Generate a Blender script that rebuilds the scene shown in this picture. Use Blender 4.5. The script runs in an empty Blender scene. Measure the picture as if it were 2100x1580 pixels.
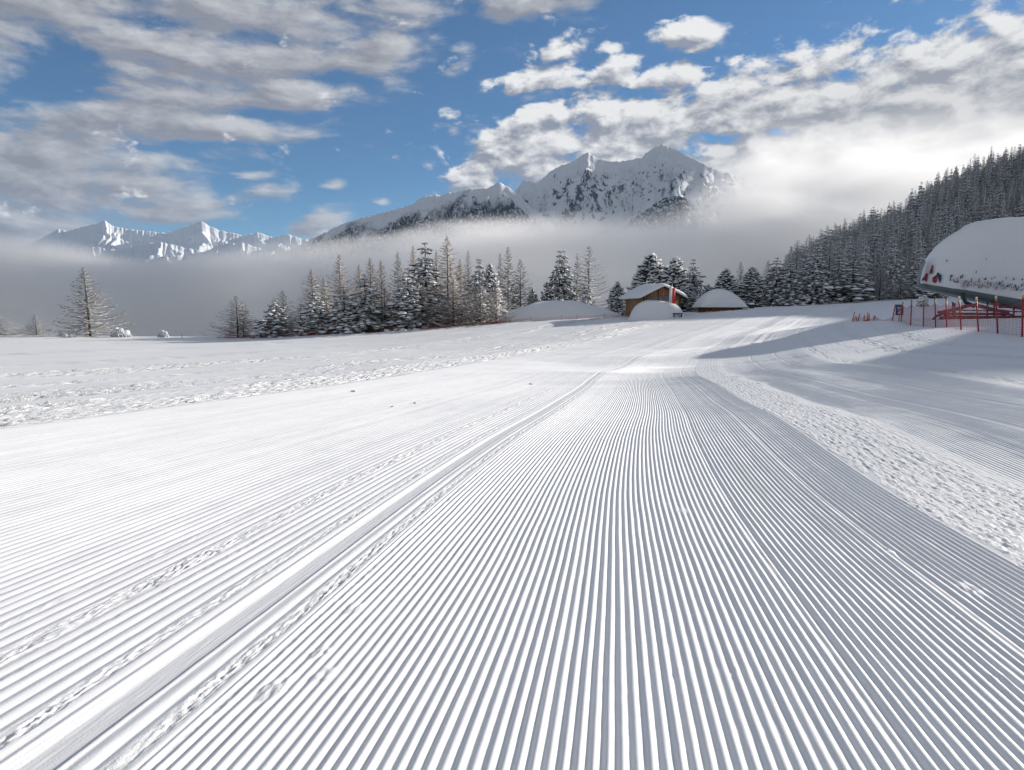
import bpy, math, random
import numpy as np
from mathutils import Vector, Matrix

S = bpy.context.scene
C = S.collection
R = math.radians
rng = np.random.default_rng(7)

# ------------------------------------------------------------------ camera
CAM_H = 1.5
F = 1400.0                     # focal length in photo pixels (2100 wide)
PITCH = math.atan(150 / 1400)
SUN_AZ, SUN_EL = R(62), R(19)

def ray(px, py):
    cx, cy = (px - 1050) / F, (790 - py) / F
    fy = math.cos(PITCH) + cy * math.sin(PITCH)
    fz = -math.sin(PITCH) + cy * math.cos(PITCH)
    return cx, fy, fz

def at(px, py, Y):             # world point seen at that pixel, Y metres ahead
    x, y, z = ray(px, py)
    k = Y / y
    return np.array([x * k, Y, CAM_H + z * k])

cam = bpy.data.cameras.new('camera')
cam.sensor_width = 36
cam.lens = 36 * F / 2100
cam.clip_start = 0.05
cam.clip_end = 60000
co = bpy.data.objects.new('camera', cam)
C.objects.link(co)
co.location = (0, 0, CAM_H)
co.rotation_euler = (math.pi / 2 - PITCH, 0, 0)
S.camera = co

# ------------------------------------------------------------------ noise
def _hash(ix, iy, seed):
    h = (ix.astype(np.int64) * 374761393 + iy.astype(np.int64) * 668265263 + seed * 974634777) & 0xffffffff
    h = ((h ^ (h >> 13)) * 1274126177) & 0xffffffff
    return h ^ (h >> 16)

def perlin(x, y, seed=0):
    xi, yi = np.floor(x), np.floor(y)
    fx, fy = x - xi, y - yi
    u = fx * fx * fx * (fx * (fx * 6 - 15) + 10)
    v = fy * fy * fy * (fy * (fy * 6 - 15) + 10)
    def g(dx, dy):
        a = (_hash(xi + dx, yi + dy, seed) & 0xffff) * (2 * math.pi / 65536)
        return np.cos(a) * (fx - dx) + np.sin(a) * (fy - dy)
    n0 = g(0, 0) * (1 - u) + g(1, 0) * u
    n1 = g(0, 1) * (1 - u) + g(1, 1) * u
    return (n0 * (1 - v) + n1 * v) * 1.5

def fbm(x, y, octaves=4, seed=0, gain=0.5):
    t, a, f = 0, 1.0, 1.0
    for o in range(octaves):
        t = t + a * perlin(x * f, y * f, seed + o * 17)
        a *= gain; f *= 2.03
    return t

def ridged(x, y, octaves=4, seed=0, gain=0.5):
    t, a, f, w = 0, 1.0, 1.0, 1.0
    for o in range(octaves):
        n = 1 - np.abs(perlin(x * f, y * f, seed + o * 31))
        n = n * n
        t = t + a * n * w
        w = np.clip(n * 1.3, 0, 1)
        a *= gain; f *= 2.1
    return t

def sstep(a, b, x):
    t = np.clip((x - a) / (b - a), 0, 1)
    return t * t * (3 - 2 * t)

# ------------------------------------------------------------------ mesh helpers
def mesh_np(name, V, Fq=None, Ft=None, smooth=False, mats=None, midx=None):
    me = bpy.data.meshes.new(name)
    V = np.asarray(V, dtype=np.float32)
    nq = 0 if Fq is None else len(Fq)
    nt = 0 if Ft is None else len(Ft)
    me.vertices.add(len(V)); me.vertices.foreach_set('co', V.ravel())
    loops, starts = [], []
    if nq: loops.append(np.asarray(Fq, np.int32).ravel()); starts.append(np.arange(nq, dtype=np.int32) * 4)
    if nt: loops.append(np.asarray(Ft, np.int32).ravel()); starts.append(nq * 4 + np.arange(nt, dtype=np.int32) * 3)
    loops = np.concatenate(loops); starts = np.concatenate(starts)
    me.loops.add(len(loops)); me.loops.foreach_set('vertex_index', loops)
    me.polygons.add(nq + nt); me.polygons.foreach_set('loop_start', starts)
    if smooth: me.polygons.foreach_set('use_smooth', np.ones(nq + nt, dtype=bool))
    for m in (mats or []): me.materials.append(m)
    if midx is not None: me.polygons.foreach_set('material_index', np.asarray(midx, np.int32))
    me.update(calc_edges=True)
    return me

def grid_faces(nr, nc):
    i = np.arange(nr * nc, dtype=np.int32).reshape(nr, nc)
    return np.stack([i[:-1, :-1], i[:-1, 1:], i[1:, 1:], i[1:, :-1]], -1).reshape(-1, 4)

def link(name, me, parent=None, **props):
    o = bpy.data.objects.new(name, me)
    C.objects.link(o)
    if parent is not None: o.parent = parent
    for k, v in props.items(): o[k] = v
    return o

def empty(name, loc, label=None, category=None, group=None, rz=0.0):
    o = bpy.data.objects.new(name, None)
    C.objects.link(o)
    o.location = [float(v) for v in loc]; o.rotation_euler = (0, 0, rz)
    if label: o['label'] = label
    if category: o['category'] = category
    if group: o['group'] = group
    return o

class MB:
    """collects polygons into one mesh"""
    def __init__(s): s.v = []; s.q = []; s.t = []; s.n = 0
    def add(s, V, q=(), t=()):
        V = np.asarray(V, float).reshape(-1, 3)
        if len(q): s.q.append(np.asarray(q) + s.n)
        if len(t): s.t.append(np.asarray(t) + s.n)
        s.v.append(V); s.n += len(V)
    def box(s, c, d, M=None):
        V = np.array([[x, y, z] for x in (-.5, .5) for y in (-.5, .5) for z in (-.5, .5)]) * np.array(d)
        if M is not None: V = V @ np.array(M).T
        s.add(V + np.array(c), [[0, 1, 3, 2], [4, 6, 7, 5], [0, 4, 5, 1], [2, 3, 7, 6], [0, 2, 6, 4], [1, 5, 7, 3]])
    def tube(s, P, r, sides=6, cap=True):
        P = np.asarray(P, float); n = len(P)
        r = np.broadcast_to(np.asarray(r, float), (n,))
        T = np.gradient(P, axis=0); T /= np.linalg.norm(T, axis=1)[:, None] + 1e-9
        ref = np.array([0, 0, 1.0]) if abs(T[:, 2]).mean() < .85 else np.array([1.0, 0, 0])
        A = np.cross(T, ref); A /= np.linalg.norm(A, axis=1)[:, None] + 1e-9
        B = np.cross(A, T)
        th = np.arange(sides) * 2 * math.pi / sides + math.pi / 2
        V = P[:, None] + r[:, None, None] * (np.cos(th)[None, :, None] * A[:, None] + np.sin(th)[None, :, None] * B[:, None])
        V = V.reshape(-1, 3)
        k = np.arange(sides); q = []
        for i in range(n - 1):
            a, b = i * sides, (i + 1) * sides
            q.append(np.stack([a + k, a + (k + 1) % sides, b + (k + 1) % sides, b + k], -1))
        q = np.concatenate(q)
        t = []
        if cap:
            V = np.vstack([V, P[0], P[-1]])
            c0, c1 = n * sides, n * sides + 1
            t = [[c0, (i + 1) % sides, i] for i in range(sides)] + [[c1, (n - 1) * sides + i, (n - 1) * sides + (i + 1) % sides] for i in range(sides)]
        s.add(V, q, t)
    def cone(s, a, b, r, sides=3):
        a = np.asarray(a, float); b = np.asarray(b, float)
        T = b - a; T /= np.linalg.norm(T) + 1e-9
        ref = np.array([0, 0, 1.0]) if abs(T[2]) < .9 else np.array([1.0, 0, 0])
        A = np.cross(T, ref); A /= np.linalg.norm(A); B = np.cross(A, T)
        th = np.arange(sides) * 2 * math.pi / sides + math.pi / 2
        V = a + r * (np.cos(th)[:, None] * A + np.sin(th)[:, None] * B)
        s.add(np.vstack([V, b]), (), [[i, (i + 1) % sides, sides] for i in range(sides)])
    def tuft(s, c, d, length, w, h, up=None):
        """elongated eight-sided clump centred at c, long axis d"""
        d = np.asarray(d, float); d = d / (np.linalg.norm(d) + 1e-9)
        A = np.cross(d, [0, 0, 1.0]); A /= np.linalg.norm(A) + 1e-9
        B = np.cross(A, d)
        c = np.asarray(c, float)
        V = [c - d * length * .5, c + A * w * .5, c + B * h * .55, c - A * w * .5, c - B * h * .45, c + d * length * .5]
        s.add(V, (), [[0, 2, 1], [0, 3, 2], [0, 4, 3], [0, 1, 4], [5, 1, 2], [5, 2, 3], [5, 3, 4], [5, 4, 1]])
    def grid(s, P):
        nr, nc = P.shape[:2]
        s.add(P.reshape(-1, 3), grid_faces(nr, nc))
    def mesh(s, name, mat, smooth=False):
        return mesh_np(name, np.vstack(s.v), np.vstack(s.q) if s.q else None, np.vstack(s.t) if s.t else None, smooth, [mat] if mat else None)
    def build(s, name, mat, parent=None, smooth=False, **props):
        return link(name, s.mesh(name, mat, smooth), parent, **props)

# ------------------------------------------------------------------ materials
def new_mat(name):
    m = bpy.data.materials.new(name); m.use_nodes = True
    nt = m.node_tree
    return m, nt, nt.nodes['Principled BSDF']

def N(nt, kind, **kw):
    n = nt.nodes.new(kind)
    for k, v in kw.items():
        if k.startswith('i_'): n.inputs[int(k[2:])].default_value = v
        else: setattr(n, k, v)
    return n

def math_node(nt, op, a, b=None, c=None, clamp=False):
    n = nt.nodes.new('ShaderNodeMath'); n.operation = op; n.use_clamp = clamp
    for i, v in enumerate((a, b, c)):
        if v is None: continue
        if isinstance(v, (int, float)): n.inputs[i].default_value = v
        else: nt.links.new(v, n.inputs[i])
    return n.outputs[0]

def maprange(nt, v, a, b, c=0.0, d=1.0, smooth=True):
    n = nt.nodes.new('ShaderNodeMapRange')
    n.interpolation_type = 'SMOOTHSTEP' if smooth else 'LINEAR'
    nt.links.new(v, n.inputs[0])
    for i, x in zip((1, 2, 3, 4), (a, b, c, d)): n.inputs[i].default_value = x
    return n.outputs[0]

def noise_node(nt, vec, scale, detail=4, rough=0.5, dist=0.0):
    n = nt.nodes.new('ShaderNodeTexNoise')
    n.inputs['Scale'].default_value = scale; n.inputs['Detail'].default_value = detail
    n.inputs['Roughness'].default_value = rough; n.inputs['Distortion'].default_value = dist
    if vec is not None: nt.links.new(vec, n.inputs['Vector'])
    return n.outputs[0]

def mix_col(nt, f, a, b):
    n = nt.nodes.new('ShaderNodeMix'); n.data_type = 'RGBA'
    for s, v in ((n.inputs[0], f), (n.inputs[6], a), (n.inputs[7], b)):
        if isinstance(v, (tuple, list)): s.default_value = (*v, 1) if len(v) == 3 else v
        elif isinstance(v, (int, float)): s.default_value = v
        else: nt.links.new(v, s)
    return n.outputs[2]

SNOW = (0.80, 0.815, 0.84)

def simple(name, col, rough=0.6, metal=0.0, var=0.12, scale=6.0):
    m, nt, p = new_mat(name)
    tc = N(nt, 'ShaderNodeTexCoord')
    n = noise_node(nt, tc.outputs['Object'], scale, 5, .6)
    lo = tuple(c * (1 - var) for c in col); hi = tuple(min(1, c * (1 + var)) for c in col)
    nt.links.new(mix_col(nt, n, lo, hi), p.inputs['Base Color'])
    p.inputs['Roughness'].default_value = rough; p.inputs['Metallic'].default_value = metal
    return m

def make_snow():
    m, nt, p = new_mat('snow')
    p.inputs['Base Color'].default_value = (*SNOW, 1)
    p.inputs['Roughness'].default_value = 0.55
    p.inputs['Specular IOR Level'].default_value = 0.25
    tc = N(nt, 'ShaderNodeTexCoord')
    at_ = N(nt, 'ShaderNodeAttribute', attribute_name='rough')
    r = at_.outputs['Fac']
    n1 = noise_node(nt, tc.outputs['Object'], 18, 5, .6)
    n2 = noise_node(nt, tc.outputs['Object'], 160, 3, .65)
    h = math_node(nt, 'MULTIPLY', n1, math_node(nt, 'MULTIPLY', r, 0.05))
    h2 = math_node(nt, 'MULTIPLY', n2, math_node(nt, 'MULTIPLY_ADD', r, 0.006, 0.0022))
    b = N(nt, 'ShaderNodeBump'); b.inputs['Strength'].default_value = 0.9; b.inputs['Distance'].default_value = 1.0
    nt.links.new(math_node(nt, 'ADD', h, h2), b.inputs['Height'])
    nt.links.new(b.outputs[0], p.inputs['Normal'])
    return m
M_SNOW = make_snow()

def snow_on(name, col, lo, hi, nscale=3.0, amp=0.5, snow=SNOW, var=0.35):
    """material of a snow-loaded plant: snow lies where the surface looks up"""
    m, nt, p = new_mat(name)
    g = N(nt, 'ShaderNodeNewGeometry'); sx = N(nt, 'ShaderNodeSeparateXYZ')
    nt.links.new(g.outputs['Normal'], sx.inputs[0])
    tc = N(nt, 'ShaderNodeTexCoord'); oi = N(nt, 'ShaderNodeObjectInfo')
    n = noise_node(nt, tc.outputs['Object'], nscale, 4, .6)
    z = math_node(nt, 'ADD', sx.outputs[2], math_node(nt, 'MULTIPLY', math_node(nt, 'SUBTRACT', n, .5), amp))
    f = maprange(nt, z, lo, hi)
    n2 = noise_node(nt, tc.outputs['Object'], 1.3, 3, .6)
    c0 = mix_col(nt, n2, tuple(c * (1 - var) for c in col), tuple(c * (1 + var) for c in col))
    nt.links.new(mix_col(nt, f, c0, snow), p.inputs['Base Color'])
    p.inputs['Roughness'].default_value = .8
    p.inputs['Specular IOR Level'].default_value = .15
    return m
M_SPRUCE = snow_on('snowy_spruce_needles', (.075, .08, .068), -.55, .05, 2.2, .9)
M_PINE = snow_on('snowy_pine_needles', (.058, .066, .06), -.30, .20, 2.2, .9)
M_LARCH = snow_on('larch_twigs', (.44, .32, .215), .22, .72, 2.5, .8)
M_LARCHD = snow_on('larch_twigs_dark', (.22, .185, .15), .35, .8, 2.5, .8)
M_LARCHS = snow_on('larch_twigs_snowy', (.42, .345, .265), -.2, .35, 2.5, .9)
M_LARCHG = snow_on('larch_twigs_frosted', (.25, .24, .22), -.2, .50, 2.5, .9)
M_HILL = snow_on('frosted_needles', (.24, .245, .25), -.45, .45, 1.2, .8, (.72, .73, .75))
M_HILLL = snow_on('frosted_larch', (.44, .425, .40), -.1, .75, 1.2, .8, (.70, .70, .71))
M_BARK = simple('bark', (.085, .066, .052), .9, 0, .4, 8)
# ------------------------------------------------------------------ ground
TAN_S = math.tan(R(8.1))
_sy = np.array([-10, 0, 7, 10.8, 14.5, 22, 30, 35, 43, 55, 66, 76, 90, 110, 150, 3000])
_ss = np.array([0, 0, .06, .24, .54, .95, 1.28, 1.6, 2.8, 5.3, 9.2, 14.5, 23, 36, 62, 62])
_dy = np.linspace(-10, 200, 4201)
_ds = np.convolve(np.pad(np.interp(_dy, _sy, _ss), 60, 'edge'), np.hanning(121) / np.hanning(121).sum(), 'valid')
def shift(Y): return np.interp(Y, _dy, _ds) + TAN_S * np.minimum(Y, 200)

ctrl = []
for x, Y in ((-6, -4), (0, -4), (6, -4), (-9, 2), (0, 1), (8, 2), (-14, 8), (-6, 7), (0, 8), (5, 7), (-16, 20), (-6, 18), (0, 20), (6, 18), (-10, 30), (-40, 4), (-40, 25), (-70, 30)):
    ctrl.append((x, Y, -.0464 * Y))
for px, py, Y in ((2100, 690, 34), (1950, 674, 43), (1868, 668, 52), (1750, 660, 57), (2100, 740, 22), (2100, 800, 16), (2000, 880, 10.3),
                  (1840, 760, 24), (1530, 702, 57), (1700, 672, 66), (1400, 690, 68), (1380, 745, 43), (1370, 720, 55), (1340, 766, 35), (1200, 766, 34), (1445, 762, 35),
                  (0, 687, 100), (250, 691, 100), (450, 693, 98), (560, 693, 95), (700, 685, 95), (800, 680, 95), (900, 673, 95), (1040, 664, 95),
                  (1150, 658, 95), (1290, 651, 95), (1400, 643, 98), (1480, 636, 100), (1640, 627, 104), (1790, 618, 104), (1900, 613, 104), (2100, 612, 104),
                  (1900, 632, 80), (2100, 632, 75), (1600, 650, 80), (1300, 680, 75),
                  (0, 745, 45), (0, 712, 70), (600, 737, 48), (600, 707, 75), (1000, 742, 44), (1000, 702, 70), (1200, 718, 58), (1200, 685, 74)):
    p = at(px, py, Y); ctrl.append(tuple(p))
ctrl += [(-90, 60, -3.2), (-110, 105, -3), (60, 10, .8), (60, 30, .9), (95, 60, 1.5), (90, 104, 4.5)]
ctrl = np.array(ctrl, float)
_P = ctrl[:, :2] / 50.0
def _K(r2): return np.where(r2 > 1e-12, .5 * r2 * np.log(r2 + 1e-12), 0)
_n = len(ctrl)
_A = np.zeros((_n + 3, _n + 3))
_A[:_n, :_n] = _K(((_P[:, None] - _P[None]) ** 2).sum(-1)) + np.eye(_n) * 2e-4
_A[:_n, _n] = 1; _A[:_n, _n + 1:] = _P; _A[_n, :_n] = 1; _A[_n + 1:, :_n] = _P.T
_W = np.linalg.solve(_A, np.concatenate([ctrl[:, 2], [0, 0, 0]]))

def tps(x, y):
    x = np.asarray(x, float) / 50; y = np.asarray(y, float) / 50
    z = _W[_n] + _W[_n + 1] * x + _W[_n + 2] * y
    for i in range(_n):
        z = z + _W[i] * _K((x - _P[i, 0]) ** 2 + (y - _P[i, 1]) ** 2)
    return z

def ground_z(x, y):
    x = np.asarray(x, float); y = np.asarray(y, float)
    yc = np.clip(y, -5, 108); xc = np.clip(x, -100, 95)
    z = tps(xc, yc)
    q = x / np.maximum(y, 20)
    ye = np.interp(q, [-2, -.8, -.4, -.3, 0, .2, .3, .5], [101, 101, 99, 96.5, 96, 97, 101, 106])
    w = 1 - sstep(.27, .40, q)
    d = np.maximum(0, y - ye)
    drop = np.where(d < 22, .0125 * d * d, .0125 * 484 + .55 * (d - 22))
    drop = np.minimum(drop, 300)
    z = z - w * drop
    # the knee where the groomed lane tips over, and the swell behind it
    u = x - shift(y)
    k = sstep(-9, -4, u) * (1 - sstep(5, 12, u))
    z = z + k * (.10 * np.exp(-((y - 35.5) / 2.6) ** 2) - .16 * np.exp(-((y - 43) / 3.0) ** 2) + .10 * np.exp(-((y - 50) / 3.2) ** 2) - .08 * np.exp(-((y - 58) / 3) ** 2))
    # broad swell of a groomed slope
    z = z + sstep(14, 40, y) * .09 * fbm(x * .07, y * .10, 3, 91)
    return z

PITCHC = 0.053
def seg(a, b, d):
    n = max(1, int(round((b - a) / d))); return list(a + (b - a) * np.arange(n) / n)
def geo(a, b, d0, k):
    out, d = [], d0; x = a; sgn = 1 if b > a else -1
    while (b - x) * sgn > 0: out.append(x); x += sgn * d; d *= k
    out.append(b); return out
ucols = sorted(geo(-30, -420, .3, 1.045))[:-1] + seg(-30, -14.6, .10) + seg(-14.6, -10.7, .04) + seg(-10.7, -4.5, PITCHC / 8) + seg(-4.5, 2.85, PITCHC / 12) + seg(2.85, 4.35, .0125) + seg(4.35, 9.5, .0075) + seg(9.5, 18, .05) + geo(18, 700, .09, 1.045)
ucols = np.array(ucols)
yrows = list(np.linspace(-6, .5, 12)) + list(.7 * np.exp(np.arange(0, 1.0, .0085 ** 1) * 0))[:0]
yy = .75; rows = []
while yy < 112: rows.append(yy); yy *= 1.0088
yrows = np.array(yrows + rows + geo(112, 3200, 1.2, 1.05))
UU, YY = np.meshgrid(ucols, yrows)
XX = UU + shift(YY)
_sub = [0]
for _i in range(1, len(ucols)):
    if ucols[_i] - ucols[_sub[-1]] >= .16 or _i == len(ucols) - 1: _sub.append(_i)
_Zs = ground_z(XX[:, _sub], YY[:, _sub])
_j = np.clip(np.searchsorted(ucols[_sub], ucols, 'right') - 1, 0, len(_sub) - 2)
_t = (ucols - ucols[_sub][_j]) / (ucols[_sub][_j + 1] - ucols[_sub][_j])
ZZ = _Zs[:, _j] * (1 - _t) + _Zs[:, _j + 1] * _t

def band(u, a, b, e=.06): return sstep(a - e, a + e, u) * (1 - sstep(b - e, b + e, u))
def micro():
    z = np.zeros_like(UU); rough = np.zeros_like(UU)
    nr = int((yrows < 112).sum())
    yv = yrows[:nr]
    def row(f, s): return perlin(yv * 0 + s * 1.37, yv * f + .5, 60 + s)[:, None]
    def cols(a, b):
        i, j = np.searchsorted(ucols, [a, b]); return slice(0, nr), slice(i, j)
    # groomed ribs
    sl = cols(-11.2, 10.2)
    u, y = UU[sl], YY[sl]; h = np.zeros_like(u)
    uw = u + .0035 * perlin(u * .8, y * 1.1, 5) + .004 * perlin(u * .5, y * .35, 6)
    fade = 1 - .45 * sstep(30, 60, y)
    n1 = perlin(u * .9, y * .22, 41); n2 = perlin(u * 3, y * 1.4, 43); n3 = perlin(u * 1.1, y * 5.0, 44)
    def cord(pitch, A, sharp=.85, ph0=0.0, seed=0, notch=0.0):
        ph = uw / pitch + ph0
        c = np.cos(2 * math.pi * ph)
        v = 2 * np.sqrt(np.abs(np.cos(math.pi * ph)) ** 2 + .004) - 1          # rounded crest, narrow furrow
        prof = np.sign(c) * np.abs(c) ** sharp * (1 - notch) + notch * v
        idx = np.floor(ph + .5)
        jit = ((_hash(idx, idx * 0 + 3, seed) & 0xff) / 255.0 - .5)
        return prof * A * (1 + .35 * jit + .22 * n1 + .15 * n2 + .08 * n3) + .0016 * jit
    main = band(u, -1.66, 2.82, .012); left = band(u, -10.62, -1.66, .012); rightl = band(u, 4.2, 9.3, .25)
    h += main * cord(PITCHC, .0066, .9, 0, 0, .15) * fade
    h += left * cord(.092, .0060, 1.0, .3, 2, .85) * fade
    h += rightl * cord(.060, .0058, 1.0, .1, 3) * (.8 + .35 * perlin(u * .8, y * .1, 77))
    for us, dep, w in ((1.13, .011, .030), (2.08, .009, .026), (-.62, .0015, .02), (.35, .0012, .02)):
        h -= main * dep * np.exp(-((uw - us) / w) ** 2)
    h -= rightl * .012 * (np.exp(-((u - 6.1) / .06) ** 2) + np.exp(-((u - 7.6) / .06) ** 2))
    tr = band(u, -2.155, -1.945, .012)                     # smooth ski track with a steep wall
    h = h * (1 - tr) + tr * np.where(u < -2.10, -.018 * sstep(-2.16, -2.09, u), -.018 + (u + 2.10) * .05)
    h += .006 * np.exp(-((u + 1.918) / .020) ** 2) + .002 * np.exp(-((u + 2.185) / .025) ** 2)
    h += tr * .0012 * perlin(u * 60, y * 2, 8)
    # worn spots: ribs crumble here and there, grains lie in the furrows
    spot = sstep(.62, .80, perlin(u * 7.5, y * 4.2, 144)) * (main + left)
    h += spot * (.0015 + .0045 * perlin(u * 46, y * 28, 145))
    h += (main + left) * (.0006 * perlin(u * 60, y * 12, 146) + .0007 * perlin(u * 22, y * 6, 147))
    z[sl] = h
    # crumbled lines
    for us, w, a, s in ((-2.90, .075, 1.0, 1), (-2.72, .02, .5, 11), (-2.29, .04, .75, 2), (-1.74, .040, .9, 3), (-3.22, .025, .35, 4), (-1.60, .018, .4, 6)):
        sl = cols(us - .3, us + .3); u, y = UU[sl], YY[sl]
        uc = u + .018 * row(.7, s) + .012 * row(3.1, s + 2)
        m = np.exp(-(np.abs(uc - us) / w) ** 3) * a * (.65 + .7 * np.clip(row(.9, s + 10) + .5, 0, 1))
        n = .7 * perlin(u * 30, y * 19, 20 + s) + .9 * perlin(u * 62, y * 44, 21 + s)
        z[sl] = z[sl] * (1 - np.clip(m, 0, 1) * .9) + m * (.0135 * n - .006)
        rough[sl] = np.maximum(rough[sl], m * .35)
    # broken places where the ribs were knocked about
    for us, ys, w in ((-1.47, 3.73, .05), (-1.41, 3.18, .045), (-1.46, 2.82, .06), (-1.30, 2.95, .04), (2.26, 4.13, .07), (2.05, 4.9, .05), (.62, 6.1, .05)):
        sl = cols(us - .3, us + .3); u, y = UU[sl], YY[sl]
        m = np.exp(-(((u - us) / w) ** 2 + ((y - ys) / (w * 1.6)) ** 2))
        m = np.clip(m * (1.2 + 1.2 * perlin(u * 25, y * 18, 161)), 0, 1)
        z[sl] = z[sl] * (1 - .8 * m) + m * (.005 + .010 * perlin(u * 40, y * 30, 162)); rough[sl] = np.maximum(rough[sl], m * .2)
    # coarse churned strip between the lanes
    sl = cols(2.4, 5.0); u, y = UU[sl], YY[sl]
    e = .05 * row(.8, 33) + .04 * row(3.0, 34)
    m = sstep(2.78, 2.90, u + e) * (1 - sstep(3.95, 4.45, u + .3 * perlin(u * .7, y * .4, 35)))
    n = perlin(u * 12, y * 9, 36) * .35 + perlin(u * 27, y * 22, 37) * .9 + .7 * perlin(u * 50, y * 42, 38)
    ln = .5 + .5 * np.cos(u * 2 * math.pi / .16 + 2 * perlin(u, y * .5, 39))
    z[sl] = z[sl] * (1 - m) + m * (.004 + .0125 * n + .003 * ln)
    rough[sl] = np.maximum(rough[sl], m * .16)
    # tracks further right
    sl = cols(9.0, 19); u, y = UU[sl], YY[sl]; h = np.zeros_like(u); rg = np.zeros_like(u)
    n = .6 * perlin(u * 5, y * 4, 50) + .8 * perlin(u * 11, y * 9, 51) + .5 * perlin(u * 20, y * 15, 52)
    for us, w, a in ((9.9, .30, .8), (11.6, .22, .6), (13.2, .5, 1.1), (15.6, .5, 1.0), (10.8, .1, .3)):
        uc = u + .10 * row(.25, int(us * 7)) + .05 * row(1.2, int(us * 9))
        m = np.exp(-(np.abs(uc - us) / w) ** 2.5) * a
        h += m * (.055 * n * sstep(3, 9, y) - .02); rg = np.maximum(rg, m * .5)
    for us in np.arange(9.6, 18.5, .41):
        h += .004 * np.exp(-((u - us + .06 * row(.2, 80)) / .05) ** 2) * sstep(9.3, 9.8, u)
    z[sl] += h; rough[sl] = np.maximum(rough[sl], rg)
    # bands on the far left piste
    sl = cols(-31, -10.3); u, y = UU[sl], YY[sl]; h = np.zeros_like(u); rg = np.zeros_like(u)
    for a0, a1, amp, s in ((-14.9, -11.2, 1.0, 1), (-19.4, -16.0, 1.25, 2), (-22.8, -21.4, .9, 3), (-29.8, -25.8, 1.5, 4)):
        m = band(u, a0, a1, .35) * amp * np.clip(.75 + .8 * perlin(u * .35, y * .12, 90 + s), .15, 1.2)
        n = .3 * perlin(u * 3.0, y * 2.4, 53 + s) + .8 * perlin(u * 6.5, y * 5.2, 57 + s) + .8 * perlin(u * 13, y * 9, 58 + s)
        h += m * (.105 * n - .02); rg = np.maximum(rg, np.minimum(m, 1))
    lines = band(u, -30, -10.8, .1)
    h += lines * .012 * perlin(u * 2.2, y * .045, 58) + lines * .007 * perlin(u * 6.0, y * .06, 59)
    h += .030 * np.exp(-((u + 10.78) / .10) ** 2)
    z[sl] += h; rough[sl] = np.maximum(rough[sl], np.clip(rg, 0, 1))
    # far left tracks
    sl = cols(-75, -30); u, y = UU[sl], YY[sl]
    h = .02 * perlin(u * .8, y * .04, 101); rg = np.zeros_like(u)
    for a0, a1, amp in ((-40, -37, 1.1), (-56, -52.5, 1.6)):
        m = band(u, a0, a1, .6) * amp
        h += m * (.12 * perlin(u * 2.2, y * 1.8, 103) + .13 * perlin(u * 3.3, y * 2.5, 104)); rg = np.maximum(rg, m * .9)
    z[sl] += h; rough[sl] = np.maximum(rough[sl], np.clip(rg, 0, 1))
    # tracks that swing across the far piste
    sl = (slice(int((yrows < 44).sum()), nr), cols(-60, 40)[1]); u, y = UU[sl], YY[sl]
    w0 = .4 * perlin(u * 0, y * .05, 7); f = sstep(44, 56, y) * (1 - sstep(100, 110, y))
    for us, w, a in ((-3.4, .5, .05), (-5.5, .25, .03), (4.6, .22, .035), (6.4, .3, .05), (7.0, .2, -.03), (-8.2, .5, .03), (2.2, .6, .04)):
        z[sl] += np.exp(-((u - us + w0) / w) ** 2) * f * a
    far = sstep(46, 60, y) * (1 - sstep(105, 112, y))
    z[sl] += far * (.05 * perlin(u * .25, y * .03, 120) + .022 * perlin(u * .9, y * .05, 121))
    edge = sstep(88, 93, y) * (1 - sstep(97, 100, y)) * (u < 8)
    z[sl] += edge * (.06 * perlin(u * 1.6, y * 1.6, 125) + .10 * np.maximum(0, perlin(u * .5, y * .7, 126)))
    return z, rough
mz, mrough = micro()
ZZ = ZZ + mz
ground_me = mesh_np('snow_ground', np.stack([XX, YY, ZZ], -1).reshape(-1, 3), grid_faces(*UU.shape), None, True, [M_SNOW])
ga = ground_me.attributes.new('rough', 'FLOAT', 'POINT'); ga.data.foreach_set('value', mrough.astype(np.float32).ravel())
link('snow_ground', ground_me, kind='structure')
print('ground', UU.shape)

# ------------------------------------------------------------------ hill on the right
tanel = math.tan(SUN_EL); sa, ca = math.sin(SUN_AZ), math.cos(SUN_AZ)
sil_px = [1560, 1600, 1640, 1700, 1740, 1790, 1830, 1850, 1880, 1900, 1930, 1960, 2000, 2050, 2100]
sil_py = [560, 535, 512, 478, 462, 436, 420, 406, 388, 372, 352, 340, 322, 304, 292]
TREE_H = 9.0
# crest off to the right: just high enough that its shadow ends where the photo shows it
w_t = np.array([-140, -120, -90, -70, -55, -47.5, -43.5, -40, -31, -25, -22.8, -21.5, -19.5, -14, -10, -6, 0, 6, 14, 26, 45])
t0_t = np.interp(w_t, [-140, -120, -90, -70, -55, -43, -20, 0, 45], [300, 282, 230, 200, 175, 160, 150, 150, 150])
tb_t = np.array([120, 90, 56, 56, 62, 61, 48.5, 47, 46, 41.5, 40, 35, 27.5, 21, 20, 22, 45, 80, 110, 130, 140])
zs_t = np.interp(w_t, [-140, -75, -45, -20, 45], [0, .8, -.9, -.6, -.2])
H_t = zs_t + (t0_t - tb_t) * tanel
cx = sa * t0_t + ca * w_t; cy = ca * t0_t - sa * w_t
q_off, r_off, h_off = cx / cy, np.hypot(cx, cy), H_t
q_in = np.array([(p - 1050) / F / ray(1050, 400)[1] for p in sil_px])
Yc_in = np.interp(q_in, [.36, .43, .75], [190, 225, 258])
h_in = np.array([at(p, s, Y)[2] for p, s, Y in zip(sil_px, sil_py, Yc_in)]) - TREE_H * .85
r_in = Yc_in * np.hypot(1, q_in)
k = q_off > q_in[-1] + .04
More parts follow.
